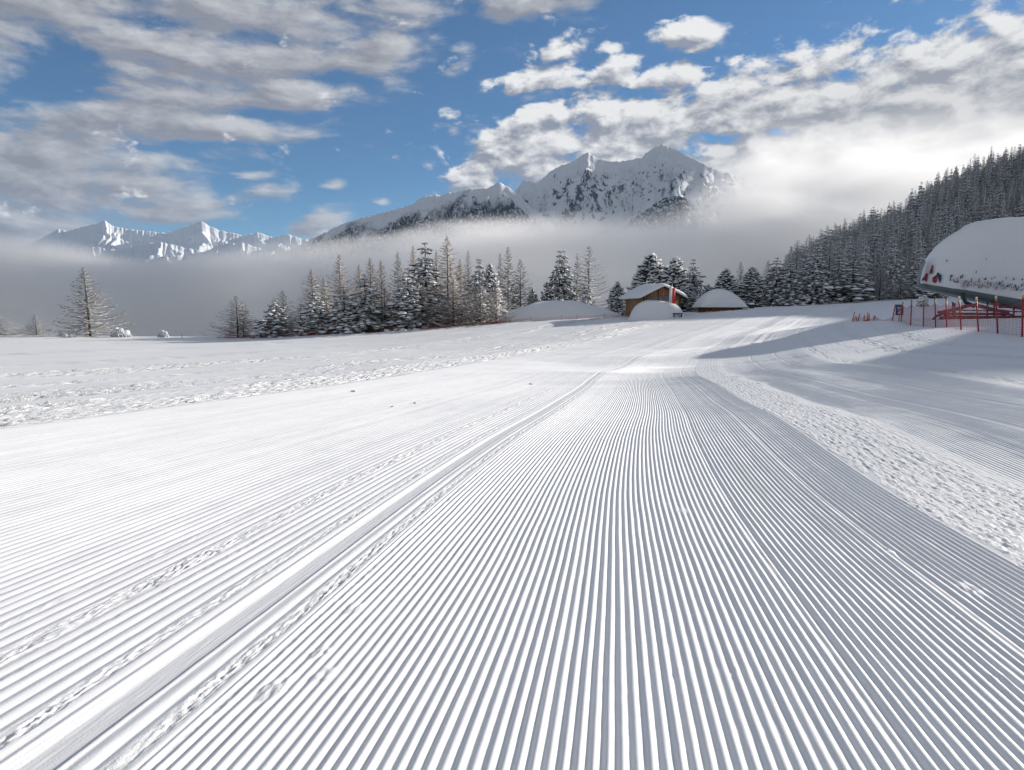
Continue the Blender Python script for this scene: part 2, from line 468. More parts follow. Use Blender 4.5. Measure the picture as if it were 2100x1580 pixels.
azk = np.arctan(np.concatenate([q_in, q_off[k]])); rk = np.concatenate([r_in, r_off[k]]); hk = np.concatenate([h_in, h_off[k]])
az_h = np.linspace(math.atan(.30), R(100), 460)
rc = np.interp(az_h, azk, rk); hc = np.interp(az_h, azk, hk)
r0 = np.interp(az_h, np.arctan([.30, .42, .75, 1.0, 1.4]), [125, 114, 128, 98, 84])
hc = np.where(az_h < math.atan(q_in[0]), np.interp(np.tan(az_h), [.30, q_in[0]], [-12, h_in[0]]), hc)
TT = np.concatenate([np.linspace(0, 1, 90), 1 + np.geomspace(.02, 2.2, 24)])
AZ, T2 = np.meshgrid(az_h, TT)
def hill_point(az, t):
    rcc = np.interp(az, az_h, rc); hcc = np.interp(az, az_h, hc); r00 = np.interp(az, az_h, r0)
    r = r00 + (rcc - r00) * t
    x, y = np.sin(az) * r, np.cos(az) * r
    xs, ys = np.sin(az) * r00, np.cos(az) * r00
    z0 = ground_z(xs, ys) - .6
    tt = np.clip(t, 0, 1)
    e = tt ** 1.25 * .75 + .25 * sstep(0, 1, tt)
    z = z0 + (hcc - z0) * e - np.maximum(0, t - 1) ** 1.5 * 18
    z = z + 1.6 * fbm(x * .03, y * .03, 3, 201) * sstep(0, .15, tt) * (1 - sstep(.8, .97, tt))
    return x, y, z
HX, HY, HZ = hill_point(AZ, T2)
link('hill', mesh_np('hill', np.stack([HX, HY, HZ], -1).reshape(-1, 3), grid_faces(*AZ.shape), None, True, [M_SNOW]), kind='structure')

# ------------------------------------------------------------------ mountains
def make_mountain_mat(name, forest_scale):
    m, nt, p = new_mat(name)
    tc = N(nt, 'ShaderNodeTexCoord')
    fa = N(nt, 'ShaderNodeAttribute', attribute_name='forest').outputs['Fac']
    ra = N(nt, 'ShaderNodeAttribute', attribute_name='rock').outputs['Fac']
    mp = N(nt, 'ShaderNodeMapping'); mp.inputs['Scale'].default_value = (1, 1, .45)
    nt.links.new(tc.outputs['Object'], mp.inputs[0])
    n1 = noise_node(nt, mp.outputs[0], forest_scale, 3, .7)
    tree = math_node(nt, 'MULTIPLY', maprange(nt, n1, .36, .54), fa)
    rk = noise_node(nt, tc.outputs['Object'], forest_scale * .4, 6, .7)
    rock = maprange(nt, math_node(nt, 'ADD', rk, math_node(nt, 'SUBTRACT', ra, .47)), .50, .60)
    c = mix_col(nt, rock, (.76, .785, .83), (.085, .095, .12))
    c = mix_col(nt, tree, c, (.030, .036, .042))
    nt.links.new(c, p.inputs['Base Color'])
    p.inputs['Roughness'].default_value = .8; p.inputs['Specular IOR Level'].default_value = .1
    b = N(nt, 'ShaderNodeBump'); b.inputs['Strength'].default_value = .55; b.inputs['Distance'].default_value = 1
    nb = noise_node(nt, tc.outputs['Object'], forest_scale * .22, 8, .68)
    nt.links.new(math_node(nt, 'MULTIPLY', nb, 22 * .05 / forest_scale), b.inputs['Height'])
    nt.links.new(b.outputs[0], p.inputs['Normal'])
    return m

def build_mountain(name, ridges, q0, q1, Y0, Y1, nq, ny, mat, tree_z=None, base=-400, gully=1.0):
    q = np.linspace(q0, q1, nq); Y = np.linspace(Y0, Y1, ny)
    Q, YG = np.meshgrid(q, Y)
    X = Q * YG
    Z = np.full_like(X, float(base))
    which = np.zeros_like(X, int)
    for i, (pts, Yc, slope, back, seed, wob) in enumerate(ridges):
        pp = np.array([[(px - 1050) / F / ray(px, py)[1], at(px, py, Yc)[2]] for px, py in pts])
        d = Yc - YG
        s = Yc * .0011
        warp = wob * (fbm(X / (Yc * .05), YG / (Yc * .05), 3, seed)) * np.clip(np.abs(d) / (Yc * .1), 0, 1)
        qq = Q + warp
        Hc = np.interp(qq, pp[:, 0], pp[:, 1], left=base, right=base)
        # keep the skyline sharp: fine teeth on the crest
        Hc = Hc + Yc * .0016 * fbm(qq * 160, qq * 0 + seed, 4, seed + 3)
        dd = np.where(d > 0, d * slope, -d * back)
        gl = ridged(Q * Yc / (Yc * .035) + fbm(X / (Yc * .04), YG / (Yc * .04), 2, seed + 5) * .7, YG / (Yc * .12), 5, seed + 9)
        g = (gl - 1.0) * Yc * .020 * gully * np.clip(np.abs(d) / (Yc * .05), 0, 1)
        z = Hc - dd + g
        which = np.where(z > Z, i, which)
        Z = np.maximum(Z, z)
    me = mesh_np(name, np.stack([X, YG, Z], -1).reshape(-1, 3), grid_faces(ny, nq), None, True, [mat])
    dzx = np.gradient(Z, axis=1) / np.gradient(X, axis=1); dzy = np.gradient(Z, axis=0) / np.gradient(YG, axis=0)
    sl = np.hypot(dzx, dzy)
    rock = np.clip((sl - .85) * .42, 0, .45) + .10 * fbm(X / 900, YG / 900, 3, 88)
    forest = np.zeros_like(Z)
    if tree_z is not None:
        lim = tree_z(Q, which) + 130 * fbm(X / 260, YG / 260, 4, 77)
        forest = sstep(50, -60, Z - lim)
    for nm, a in (('forest', forest), ('rock', rock)):
        at_ = me.attributes.new(nm, 'FLOAT', 'POINT'); at_.data.foreach_set('value', a.astype(np.float32).ravel())
    return link(name, me, kind='structure')

back_ridge = [(1000, 470), (1040, 410), (1060, 386), (1075, 368), (1100, 376), (1130, 350), (1150, 338), (1165, 335), (1185, 323), (1205, 311), (1225, 325), (1255, 331), (1290, 328), (1315, 322), (1335, 306), (1357, 294), (1380, 304), (1420, 325), (1460, 345), (1500, 356), (1560, 395), (1640, 430), (1800, 500)]
front_ridge = [(560, 540), (600, 509), (640, 490), (680, 470), (720, 453), (770, 440), (800, 432), (845, 420), (870, 402), (905, 400), (940, 392), (962, 388), (1000, 386), (1022, 374), (1045, 384), (1065, 404), (1085, 420), (1110, 440), (1135, 462), (1160, 482), (1220, 520)]
knoll = [(1240, 500), (1280, 462), (1320, 432), (1350, 412), (1368, 402), (1390, 400), (1412, 408), (1440, 436), (1470, 460), (1530, 500)]
def tz(Q, which):
    a = np.interp(Q, [-.32, -.235, -.16, -.064, .0, .04], [470, 680, 770, 900, 850, 700])
    return np.where(which == 1, a, np.where(which == 2, 900, 350))
M_MASSIF = make_mountain_mat('massif_surface', .045)
build_mountain('mountain', [(back_ridge, 7200, .92, .9, 301, .010), (front_ridge, 6000, .74, .8, 311, .010), (knoll, 5300, .85, 1.0, 321, .006)],
               -.40, .50, 3600, 8000, 620, 300, M_MASSIF, tz, -900)
left_range = [(20, 520), (70, 495), (95, 484), (118, 470), (140, 474), (165, 466), (190, 461), (215, 452), (228, 462), (260, 470), (300, 474), (340, 478), (372, 468), (395, 460), (412, 453), (432, 465), (455, 474), (480, 478), (500, 484), (528, 476), (560, 487), (590, 480), (620, 490), (660, 496), (720, 520)]
left_front = [(60, 540), (120, 520), (190, 506), (240, 512), (290, 500), (330, 496), (380, 508), (420, 516), (450, 500), (500, 498), (540, 512), (570, 500), (620, 512), (700, 530)]
M_RANGE = make_mountain_mat('range_surface', .02)
build_mountain('mountain_range', [(left_range, 17000, .80, .9, 401, .008), (left_front, 14000, .65, .8, 411, .008)],
               -.95, -.15, 9500, 18500, 760, 380, M_RANGE, None, -900, .62)
# ------------------------------------------------------------------ fog
def fog_object(name, lo, hi, build_density, aniso, col=(.985, .985, .987), rate=1.0):
    mb = MB(); lo = np.array(lo, float); hi = np.array(hi, float)
    mb.box((lo + hi) / 2, hi - lo)
    m = bpy.data.materials.new(name); m.use_nodes = True
    nt = m.node_tree; nt.nodes.clear()
    out = nt.nodes.new('ShaderNodeOutputMaterial'); pv = nt.nodes.new('ShaderNodeVolumePrincipled')
    pv.inputs['Color'].default_value = (*col, 1); pv.inputs['Anisotropy'].default_value = aniso
    nt.links.new(pv.outputs[0], out.inputs['Volume'])
    build_density(nt, pv.inputs['Density'])
    m.cycles.volume_step_rate = rate
    o = mb.build(name, m)
    o['kind'] = 'stuff'
    return o

def float_curve(nt, v, pts, x0, x1):
    """piecewise curve of v over [x0,x1] through pts; values as given"""
    ys = [p[1] for p in pts]; y0, y1 = min(ys), max(ys)
    t = maprange(nt, v, x0, x1, 0, 1, False)
    fc = nt.nodes.new('ShaderNodeFloatCurve'); cv = fc.mapping.curves[0]
    P = [((p[0] - x0) / (x1 - x0), (p[1] - y0) / (y1 - y0)) for p in pts]
    cv.points[0].location = P[0]; cv.points[1].location = P[-1]
    for p in P[1:-1]: cv.points.new(*p)
    for p in cv.points: p.handle_type = 'AUTO'
    fc.mapping.update()
    nt.links.new(t, fc.inputs[1])
    return math_node(nt, 'MULTIPLY_ADD', fc.outputs[0], y1 - y0, y0)

FY = 1400.0
def main_fog(nt, sock):
    g = nt.nodes.new('ShaderNodeNewGeometry')
    sx = nt.nodes.new('ShaderNodeSeparateXYZ'); nt.links.new(g.outputs['Position'], sx.inputs[0])
    pts = [(-400, 470), (0, 480), (60, 478), (110, 496), (160, 514), (300, 530), (450, 530), (600, 514), (700, 508), (800, 500), (950, 474), (1100, 468), (1250, 458), (1330, 446), (1400, 425), (1450, 380), (1500, 330), (1580, 275), (1750, 250), (2100, 250), (2500, 250)]
    top = float_curve(nt, sx.outputs[0], [((px - 1050) / F * FY, CAM_H + (640 - py) / F * FY) for px, py in pts], (-400 - 1050) / F * FY, (2500 - 1050) / F * FY)
    mp = nt.nodes.new('ShaderNodeMapping'); mp.inputs['Scale'].default_value = (.0030, .0030, .0085)
    nt.links.new(g.outputs['Position'], mp.inputs[0])
    n = noise_node(nt, mp.outputs[0], 1.0, 5, .58, .4)
    nn = math_node(nt, 'SUBTRACT', n, .5)
    soft = float_curve(nt, sx.outputs[0], [(-1450, 80), (-900, 40), (-600, 22), (0, 22), (300, 55), (500, 170), (1450, 200)], -1450, 1450)
    amp = math_node(nt, 'MULTIPLY', soft, 2.3)
    d = math_node(nt, 'ADD', math_node(nt, 'SUBTRACT', top, sx.outputs[2]), math_node(nt, 'MULTIPLY', nn, amp))
    f = math_node(nt, 'DIVIDE', d, soft, clamp=True)
    f = math_node(nt, 'MULTIPLY', f, f)
    # thinner holes inside the bank
    hole = maprange(nt, n, .34, .60, .18, 1.15)
    f = math_node(nt, 'MULTIPLY', f, hole)
    nt.links.new(math_node(nt, 'MULTIPLY', f, .011), sock)
fog_object('fog', (-1600, 1180, -230), (1500, 1640, 520), main_fog, .40, rate=1.0)

# thin mountain air round everything
hm = bpy.data.materials.new('haze'); hm.use_nodes = True; hm.node_tree.nodes.clear()
_o = hm.node_tree.nodes.new('ShaderNodeOutputMaterial'); _v = hm.node_tree.nodes.new('ShaderNodeVolumePrincipled')
_v.inputs['Color'].default_value = (.42, .68, 1.0, 1); _v.inputs['Density'].default_value = 1.1e-5; _v.inputs['Anisotropy'].default_value = 0.1
hm.node_tree.links.new(_v.outputs[0], _o.inputs['Volume'])
_b = MB(); _b.box((0, 9000, 560), (44000, 22000, 3440)); _h = _b.build('haze', hm); _h['kind'] = 'stuff'

# ------------------------------------------------------------------ sky
W = bpy.data.worlds.new('World'); S.world = W; W.use_nodes = True
nt = W.node_tree; nt.nodes.clear()
EXPO = 0.64
SKY_STRENGTH, SUN_STRENGTH = 0.075, 4.0
out = nt.nodes.new('ShaderNodeOutputWorld')
sky = nt.nodes.new('ShaderNodeTexSky'); sky.sky_type = 'NISHITA'; sky.sun_disc = False
sky.sun_elevation = SUN_EL; sky.sun_rotation = SUN_AZ; sky.altitude = 2200; sky.air_density = 1.0; sky.dust_density = .4; sky.ozone_density = 1.5
bg = nt.nodes.new('ShaderNodeBackground'); bg.inputs[1].default_value = SKY_STRENGTH
tint = nt.nodes.new('ShaderNodeMix'); tint.data_type = 'RGBA'; tint.blend_type = 'MULTIPLY'; tint.inputs[0].default_value = 1; tint.inputs[7].default_value = (.56, .75, .88, 1)
nt.links.new(sky.outputs[0], tint.inputs[6]); nt.links.new(tint.outputs[2], bg.inputs[0])

def azel(px, py):
    x, y, z = ray(px, py)
    return math.atan2(x, y), math.atan2(z, math.hypot(x, y))

# cloud cover: soft ellipses (photo pixels) + fractal noise
LEFT = [(40, 60, 190, 170, 0, 1), (430, 20, 340, 55, 0, .95), (330, 95, 330, 55, 8, 1), (510, 120, 230, 48, 5, 1), (765, 118, 105, 40, 5, 1.0),
        (640, 45, 170, 45, 0, .7), (380, 185, 300, 50, 5, 1), (580, 190, 150, 36, 4, 1), (230, 240, 260, 55, 0, 1), (440, 265, 175, 34, 3, .95), (100, 300, 250, 70, 0, 1),
        (20, 290, 190, 120, 0, .9), (250, 375, 210, 40, -8, .9), (90, 400, 200, 80, 0, .9), (300, 430, 150, 26, 0, .75), (20, 480, 190, 120, 0, 1),
        (455, 313, 95, 20, 3, .75), (530, 397, 90, 18, 8, .8), (430, 410, 90, 12, 5, .5), (520, 366, 55, 11, 6, .55), (683, 378, 30, 11, 4, .75), (785, 411, 18, 8, 0, .6), (655, 458, 70, 30, 15, .95),
        (927, 270, 18, 9, 0, .5), (945, 140, 36, 14, 10, .55), (955, 95, 28, 10, 10, .45), (780, 8, 150, 36, 0, .8), (1090, 0, 150, 36, 0, .9),
        (90, 140, 120, 60, -20, -.75), (20, 205, 110, 40, 0, -.4), (355, 60, 60, 22, 0, -.3), (320, 128, 60, 12, 0, -.35), (370, 170, 70, 10, 0, -.4), (520, 232, 60, 10, 0, -.35), (330, 300, 120, 16, 0, -.3)]
RIGHT = [(1150, 103, 75, 26, 10, .85), (1245, 100, 50, 16, 6, .8), (1430, 62, 58, 30, -10, 1.0), (1385, 75, 45, 22, 15, .75), (1430, 96, 42, 13, 0, .75), (1468, 122, 12, 9, 0, .6), (1345, 72, 20, 12, 0, .45),
         (1120, 165, 110, 28, 10, .9), (1250, 152, 80, 30, 10, .95), (1060, 187, 80, 13, 3, .75), (1375, 162, 70, 34, 0, 1.0), (1312, 178, 50, 12, 0, .8), (1190, 195, 30, 11, 10, .75),
         (1680, 143, 85, 20, 10, .9), (1620, 160, 90, 20, 8, .8), (1150, 235, 140, 40, 8, .95), (1260, 240, 190, 60, 0, 1), (1130, 295, 190, 70, 0, 1), (1450, 205, 180, 55, 8, 1), (1600, 225, 220, 70, 5, 1),
         (1480, 265, 240, 50, 0, .95), (1780, 190, 190, 70, 12, 1), (1950, 120, 210, 55, 12, 1), (2060, 60, 130, 45, 20, .9), (1900, 200, 240, 80, 8, 1), (2080, 190, 190, 110, 0, 1), (1820, 100, 60, 14, 20, .45),
         (1010, 355, 130, 40, 12, .9), (1090, 330, 160, 60, 8, 1), (1260, 310, 190, 60, 0, 1), (1500, 330, 200, 80, 0, .9), (1800, 350, 420, 200, 0, 1.3), (1620, 450, 380, 160, 0, 1.2), (2050, 300, 330, 180, 0, 1.2),
         (2500, 200, 500, 300, 0, 1), (1475, 284, 46, 11, 0, -.6), (1580, 275, 40, 9, 0, -.5), (1830, 175, 50, 10, 0, -.4), (1180, 200, 240, 14, 3, -.35)]

def cloud_group(name, blobs, nscale, namp, thr):
    g = bpy.data.node_groups.new(name, 'ShaderNodeTree')
    g.interface.new_socket('Vector', in_out='INPUT', socket_type='NodeSocketVector')
    g.interface.new_socket('Value', in_out='OUTPUT', socket_type='NodeSocketFloat')
    gi = g.nodes.new('NodeGroupInput'); go = g.nodes.new('NodeGroupOutput')
    nm = g.nodes.new('ShaderNodeMapping'); nm.inputs['Scale'].default_value = nscale
    g.links.new(gi.outputs[0], nm.inputs[0])
    wn = g.nodes.new('ShaderNodeTexNoise'); wn.inputs['Scale'].default_value = 1.0; wn.inputs['Detail'].default_value = 9; wn.inputs['Roughness'].default_value = .60; wn.inputs['Distortion'].default_value = .25
    g.links.new(nm.outputs[0], wn.inputs['Vector'])
    # wobble the outlines a little
    v1 = g.nodes.new('ShaderNodeVectorMath'); v1.operation = 'MULTIPLY_ADD'
    sub = g.nodes.new('ShaderNodeVectorMath'); sub.operation = 'SUBTRACT'; sub.inputs[1].default_value = (.5, .5, .5)
    g.links.new(wn.outputs[1], sub.inputs[0]); g.links.new(sub.outputs[0], v1.inputs[0])
    v1.inputs[1].default_value = (.036, .020, 0); g.links.new(gi.outputs[0], v1.inputs[2])
    acc = None
    for cx, cy, rx, ry, an, w in blobs:
        a, e = azel(cx, cy); k = 1.15 / F * math.cos(a) ** .5
        mp = g.nodes.new('ShaderNodeMapping'); mp.vector_type = 'TEXTURE'
        mp.inputs['Location'].default_value = (a, e, 0); mp.inputs['Rotation'].default_value = (0, 0, R(an)); mp.inputs['Scale'].default_value = (rx * k, ry * k, 1)
        g.links.new(v1.outputs[0], mp.inputs[0])
        ln = g.nodes.new('ShaderNodeVectorMath'); ln.operation = 'LENGTH'; g.links.new(mp.outputs[0], ln.inputs[0])
        f = maprange(g, ln.outputs['Value'], 1.45, .0, 0, w)
        acc = f if acc is None else math_node(g, 'MAXIMUM' if w > 0 else 'ADD', acc, f)
    n = math_node(g, 'MULTIPLY', math_node(g, 'SUBTRACT', wn.outputs[0], .5), namp)
    g.links.new(math_node(g, 'ADD', math_node(g, 'SUBTRACT', acc, thr), n), go.inputs[0])
    return g

LEFT.sort(key=lambda b: b[5] < 0); RIGHT.sort(key=lambda b: b[5] < 0)
tc = nt.nodes.new('ShaderNodeTexCoord')
sx = nt.nodes.new('ShaderNodeSeparateXYZ'); nt.links.new(tc.outputs['Generated'], sx.inputs[0])
az = math_node(nt, 'ARCTAN2', sx.outputs[0], sx.outputs[1])
el = math_node(nt, 'ARCSINE', sx.outputs[2])
cv = nt.nodes.new('ShaderNodeCombineXYZ'); nt.links.new(az, cv.inputs[0]); nt.links.new(el, cv.inputs[1])
def field(grp, off):
    ad = nt.nodes.new('ShaderNodeVectorMath'); ad.operation = 'ADD'; ad.inputs[1].default_value = (*off, 0)
    nt.links.new(cv.outputs[0], ad.inputs[0])
    gn = nt.nodes.new('ShaderNodeGroup'); gn.node_tree = grp; nt.links.new(ad.outputs[0], gn.inputs[0])
    return gn.outputs[0]
GL = cloud_group('left_clouds', LEFT, (10, 27, 1), 2.3, .22)
GR = cloud_group('right_clouds', RIGHT, (17, 30, 1), 2.6, .28)
fl, fl2 = field(GL, (0, 0)), field(GL, (.022, .012))
fr, fr2 = field(GR, (0, 0)), field(GR, (.012, .014))
dl = maprange(nt, fl, -.05, .60); dr = maprange(nt, fr, -.02, .42)
# light from the sun side: an edge with less cloud sunward is brighter
ll = math_node(nt, 'ADD', .22, math_node(nt, 'MULTIPLY', math_node(nt, 'SUBTRACT', fl, fl2), 1.3), clamp=True)
lr = math_node(nt, 'ADD', .42, math_node(nt, 'MULTIPLY', math_node(nt, 'SUBTRACT', fr, fr2), 1.6), clamp=True)
thin = maprange(nt, fl, .1, .8, .25, 0)
ll = math_node(nt, 'ADD', ll, thin, clamp=True)
kx = 1 / 2 ** EXPO
def sc(c): return tuple(v * kx for v in c)
cl = mix_col(nt, ll, sc((.25, .26, .305)), sc((.56, .57, .60)))
sunw = maprange(nt, az, R(4), R(32), 0, 1)
low = maprange(nt, el, R(20), R(8), 0, 1)
bright = math_node(nt, 'MULTIPLY', sunw, low)
cr0 = mix_col(nt, lr, sc((.30, .32, .38)), sc((.86, .86, .86)))
cr = mix_col(nt, math_node(nt, 'MULTIPLY', bright, .85), cr0, sc((.47, .46, .45)))
b1 = nt.nodes.new('ShaderNodeBackground'); nt.links.new(cl, b1.inputs[0])
b2 = nt.nodes.new('ShaderNodeBackground'); nt.links.new(cr, b2.inputs[0])
m1 = nt.nodes.new('ShaderNodeMixShader'); nt.links.new(dl, m1.inputs[0]); nt.links.new(bg.outputs[0], m1.inputs[1]); nt.links.new(b1.outputs[0], m1.inputs[2])
m2 = nt.nodes.new('ShaderNodeMixShader'); nt.links.new(dr, m2.inputs[0]); nt.links.new(m1.outputs[0], m2.inputs[1]); nt.links.new(b2.outputs[0], m2.inputs[2])
# broken cloud behind the viewer and overhead, unseen, added for neutral fill light
nm = nt.nodes.new('ShaderNodeMapping'); nm.inputs['Scale'].default_value = (2.2, 2.2, 4.0); nt.links.new(tc.outputs['Generated'], nm.inputs[0])
gn = noise_node(nt, nm.outputs[0], 1.4, 6, .6)
away = math_node(nt, 'MAXIMUM', maprange(nt, math_node(nt, 'ABSOLUTE', az), R(46), R(70), 0, 1), maprange(nt, el, R(40), R(60), 0, 1))
dg = math_node(nt, 'MULTIPLY', maprange(nt, gn, .36, .50), away)
gl = maprange(nt, gn, .46, .70, .44, .20)
b3 = nt.nodes.new('ShaderNodeBackground'); b3.inputs[0].default_value = (*sc((.86, .875, .92)), 1); nt.links.new(gl, b3.inputs[1])
# a short contrail
ca_, ce_ = azel(1441, 138)
mp = nt.nodes.new('ShaderNodeMapping'); mp.vector_type = 'TEXTURE'; mp.inputs['Location'].default_value = (ca_, ce_, 0); mp.inputs['Rotation'].default_value = (0, 0, R(-3)); mp.inputs['Scale'].default_value = (26 / F, 1.7 / F, 1)
nt.links.new(cv.outputs[0], mp.inputs[0])
ln = nt.nodes.new('ShaderNodeVectorMath'); ln.operation = 'LENGTH'; nt.links.new(mp.outputs[0], ln.inputs[0])
b4 = nt.nodes.new('ShaderNodeBackground'); b4.inputs[0].default_value = (*sc((.62, .68, .76)), 1)
m4 = nt.nodes.new('ShaderNodeMixShader'); nt.links.new(maprange(nt, ln.outputs['Value'], 1.0, .2, 0, .75), m4.inputs[0]); nt.links.new(m2.outputs[0], m4.inputs[1]); nt.links.new(b4.outputs[0], m4.inputs[2]); m2 = m4
m3 = nt.nodes.new('ShaderNodeMixShader'); nt.links.new(dg, m3.inputs[0]); nt.links.new(m2.outputs[0], m3.inputs[1]); nt.links.new(b3.outputs[0], m3.inputs[2])
nt.links.new(m3.outputs[0], out.inputs[0])

sl = bpy.data.lights.new('sun', 'SUN'); sl.energy = SUN_STRENGTH; sl.angle = R(.5); sl.color = (1, .93, .845)
so = bpy.data.objects.new('sun', sl); C.objects.link(so)
sd = Vector((math.sin(SUN_AZ) * math.cos(SUN_EL), math.cos(SUN_AZ) * math.cos(SUN_EL), math.sin(SUN_EL)))
so.rotation_euler = sd.to_track_quat('Z', 'Y').to_euler(); so.location = sd * 200

vs = S.view_settings
vs.view_transform = 'Standard'; vs.look = 'None'; vs.exposure = EXPO; vs.gamma = 1
S.cycles.volume_bounces = 5
S.cycles.max_bounces = 10
S.cycles.diffuse_bounces = 3
S.cycles.use_denoising = True
# ------------------------------------------------------------------ trees
def spruce_crown(seed, H=10.0, W=2.0, levels=15, nb=7, tufts=4, fat=1.0, cone=.85, lean=0.0):
    """snow loaded spruce: tiers of drooping boughs made of needle clumps"""
    r = random.Random(seed); mb = MB()
    for k in range(levels):
        t = (k + .4 * r.random()) / levels
        z0 = H * (.06 + .93 * t)
        L = W * (1 - t) ** cone * (.82 + .36 * r.random()) + .12
        n = max(3, int(round(nb * (1 - .45 * t))))
        a0 = r.random() * 6.28
        for b in range(n):
            a = a0 + b * 6.283 / n + r.uniform(-.35, .35)
            l = L * r.uniform(.60, 1.15)
            if r.random() < .07: continue
            ca_, sa_ = math.cos(a), math.sin(a)
            droop = r.uniform(.38, .85) * (1 - .45 * t)
            m = max(2, int(round(tufts * (.35 + .65 * (1 - t)))))
            for i in range(m):
                f = (i + .7) / m
                rad = l * f
                zz = z0 + .10 * l - droop * l * f ** 1.5 + r.uniform(-.05, .05) * l
                d = np.array([ca_ + r.uniform(-.3, .3), sa_ + r.uniform(-.3, .3), .12 - 1.5 * droop * f + r.uniform(-.3, .25)])
                side = r.uniform(-.22, .22) * l * f
                c = (ca_ * rad - sa_ * side, sa_ * rad + ca_ * side, zz)
                ln = l / m * 1.55 + .12
                mb.tuft(c, d, ln, ln * r.uniform(.38, .62) * fat, ln * r.uniform(.38, .6) * fat)
                if r.random() < .8:   # hanging twigs under the bough
                    mb.tuft((c[0], c[1], zz - .25 * ln), (ca_ * .5, sa_ * .5, -1.0), ln * .95, ln * .40, ln * .36)
    mb.tuft((0, 0, H * .985), (0, 0, 1), H * .08, .16, .16)
    return mb

def pine_crown(seed, H=10.0, W=2.4, tops=3, n=420, fat=1.0):
    """stone pine: rounded, several leaders, upright brushes with snow between"""
    r = random.Random(seed); mb = MB()
    lead = [(0, 0, 1.0)] + [(r.uniform(-.30, .30) * W, r.uniform(-.30, .30) * W, r.uniform(.84, .96)) for _ in range(tops - 1)]
    for i in range(n):
        lx, ly, lh = lead[i % len(lead)]
        t = r.random() ** .85
        prof = math.sin(math.pi * min(1, .16 + .84 * t)) ** .62 if t > .35 else .80 + .2 * t / .35
        a = r.random() * 6.283
        rad = W * prof * r.uniform(.45, 1.0) * (1 - .35 * (tops > 1) * t)
        z = H * lh * (.05 + .93 * t)
        d = np.array([math.cos(a), math.sin(a), .35 + .9 * t + r.uniform(-.3, .3)])
        ln = r.uniform(.75, 1.25) * .115 * H * (1 - .35 * t)
        mb.tuft((lx * t + math.cos(a) * rad, ly * t + math.sin(a) * rad, z), d, ln, ln * r.uniform(.42, .6) * fat, ln * r.uniform(.42, .6) * fat)
    return mb

def larch_crown(seed, H=10.0, W=2.4, nbr=64, twigs=13, thick=1.0, start=.06, cone=.75, tw=.016, sag=.30):
    """leafless larch: sagging boughs with lifted tips and fine side twigs"""
    r = random.Random(seed); mb = MB()
    for k in range(nbr):
        t = (k + r.random()) / nbr
        z0 = H * (start + (.985 - start) * t)
        L = (W * (1 - t) ** cone + .06) * r.uniform(.72, 1.12)
        a = k * 2.399 + r.uniform(-.5, .5)
        ca_, sa_ = math.cos(a), math.sin(a)
        s0 = sag * (1 - t) * r.uniform(.7, 1.3); up = r.uniform(.30, .62)
        bend = r.uniform(-.2, .2)
        P = []
        for i in range(5):
            f = i / 4
            x, y = L * f, bend * L * f * f
            P.append((ca_ * x - sa_ * y, sa_ * x + ca_ * y, z0 + L * (.22 * t * f - s0 * f * 1.5 + (s0 * 1.25 + up * .5) * f ** 2.2)))
        P = np.array(P)
        mb.tube(P, np.linspace(.042, .014, 5) * thick * (.55 + .45 * (1 - t)) , 3, cap=False)
        m = max(3, int(twigs * (.35 + .65 * L / (W + .1))))
        for i in range(m):
            f = r.uniform(.12, 1.0)
            j = min(3, int(f * 4)); g = f * 4 - j
            p = P[j] * (1 - g) + P[j + 1] * g
            l = r.uniform(.18, .5) * (.35 + .65 * (1 - f)) * (W * .42 + .25) * (.22 + .98 * (1 - t))
            th = a + r.choice((-1, 1)) * r.uniform(.5, 1.25)
            mb.cone(p, p + np.array([math.cos(th) * l, math.sin(th) * l, r.uniform(-.55, .35) * l]), tw * thick * r.uniform(.8, 1.3))
    return mb

def trunk_mesh(name, H, r0, sides=7, bend=0.0):
    mb = MB(); n = 7
    P = [(bend * math.sin(i / (n - 1) * 2.5) * .5, bend * .4 * math.cos(i / (n - 1) * 2.1), -1.0 + (H + 1.0) * i / (n - 1)) for i in range(n)]
    mb.tube(P, [r0 * (1 - .93 * i / (n - 1)) for i in range(n)], sides)
    return mb.mesh(name, M_BARK, True)

PROTO = {}
def proto(kind, v):
    key = (kind, v)
    if key in PROTO: return PROTO[key]
    s = 1000 + v * 37 + sum(map(ord, kind))
    if kind == 'spruce': mb, mt, rt = spruce_crown(s, 10, 2.35, 17, 7, 4, 1.05, 1.05), M_SPRUCE, .17
    elif kind == 'slim': mb, mt, rt = spruce_crown(s, 10, 1.85, 18, 7, 3, 1.15, 1.0), M_SPRUCE, .15
    elif kind == 'dark': mb, mt, rt = spruce_crown(s, 10, 2.35, 18, 7, 4, .9, .95), M_PINE, .17
    elif kind == 'pine': mb, mt, rt = pine_crown(s, 10, 2.1, 2 + v % 3, 430, 1.0), M_PINE, .18
    elif kind == 'larch': mb, mt, rt = larch_crown(s, 10, 2.5, 130, 36, 1.0, cone=1.0, tw=.036), M_LARCH, .085
    elif kind == 'larchd': mb, mt, rt = larch_crown(s, 10, 2.6, 118, 34, 1.1, cone=1.0, tw=.033), M_LARCHD, .09
    elif kind == 'larchs': mb, mt, rt = larch_crown(s, 10, 2.9, 104, 30, 1.6, .05, .85, .024, .38), M_LARCHS, .10
    elif kind == 'larchg': mb, mt, rt = larch_crown(s, 10, 2.5, 104, 30, 1.6, .04, .78, .022, .42), M_LARCHG, .10
    PROTO[key] = (trunk_mesh(kind + '_trunk', 9.6, rt), mb.mesh(kind + '_crown', mt))
    return PROTO[key]
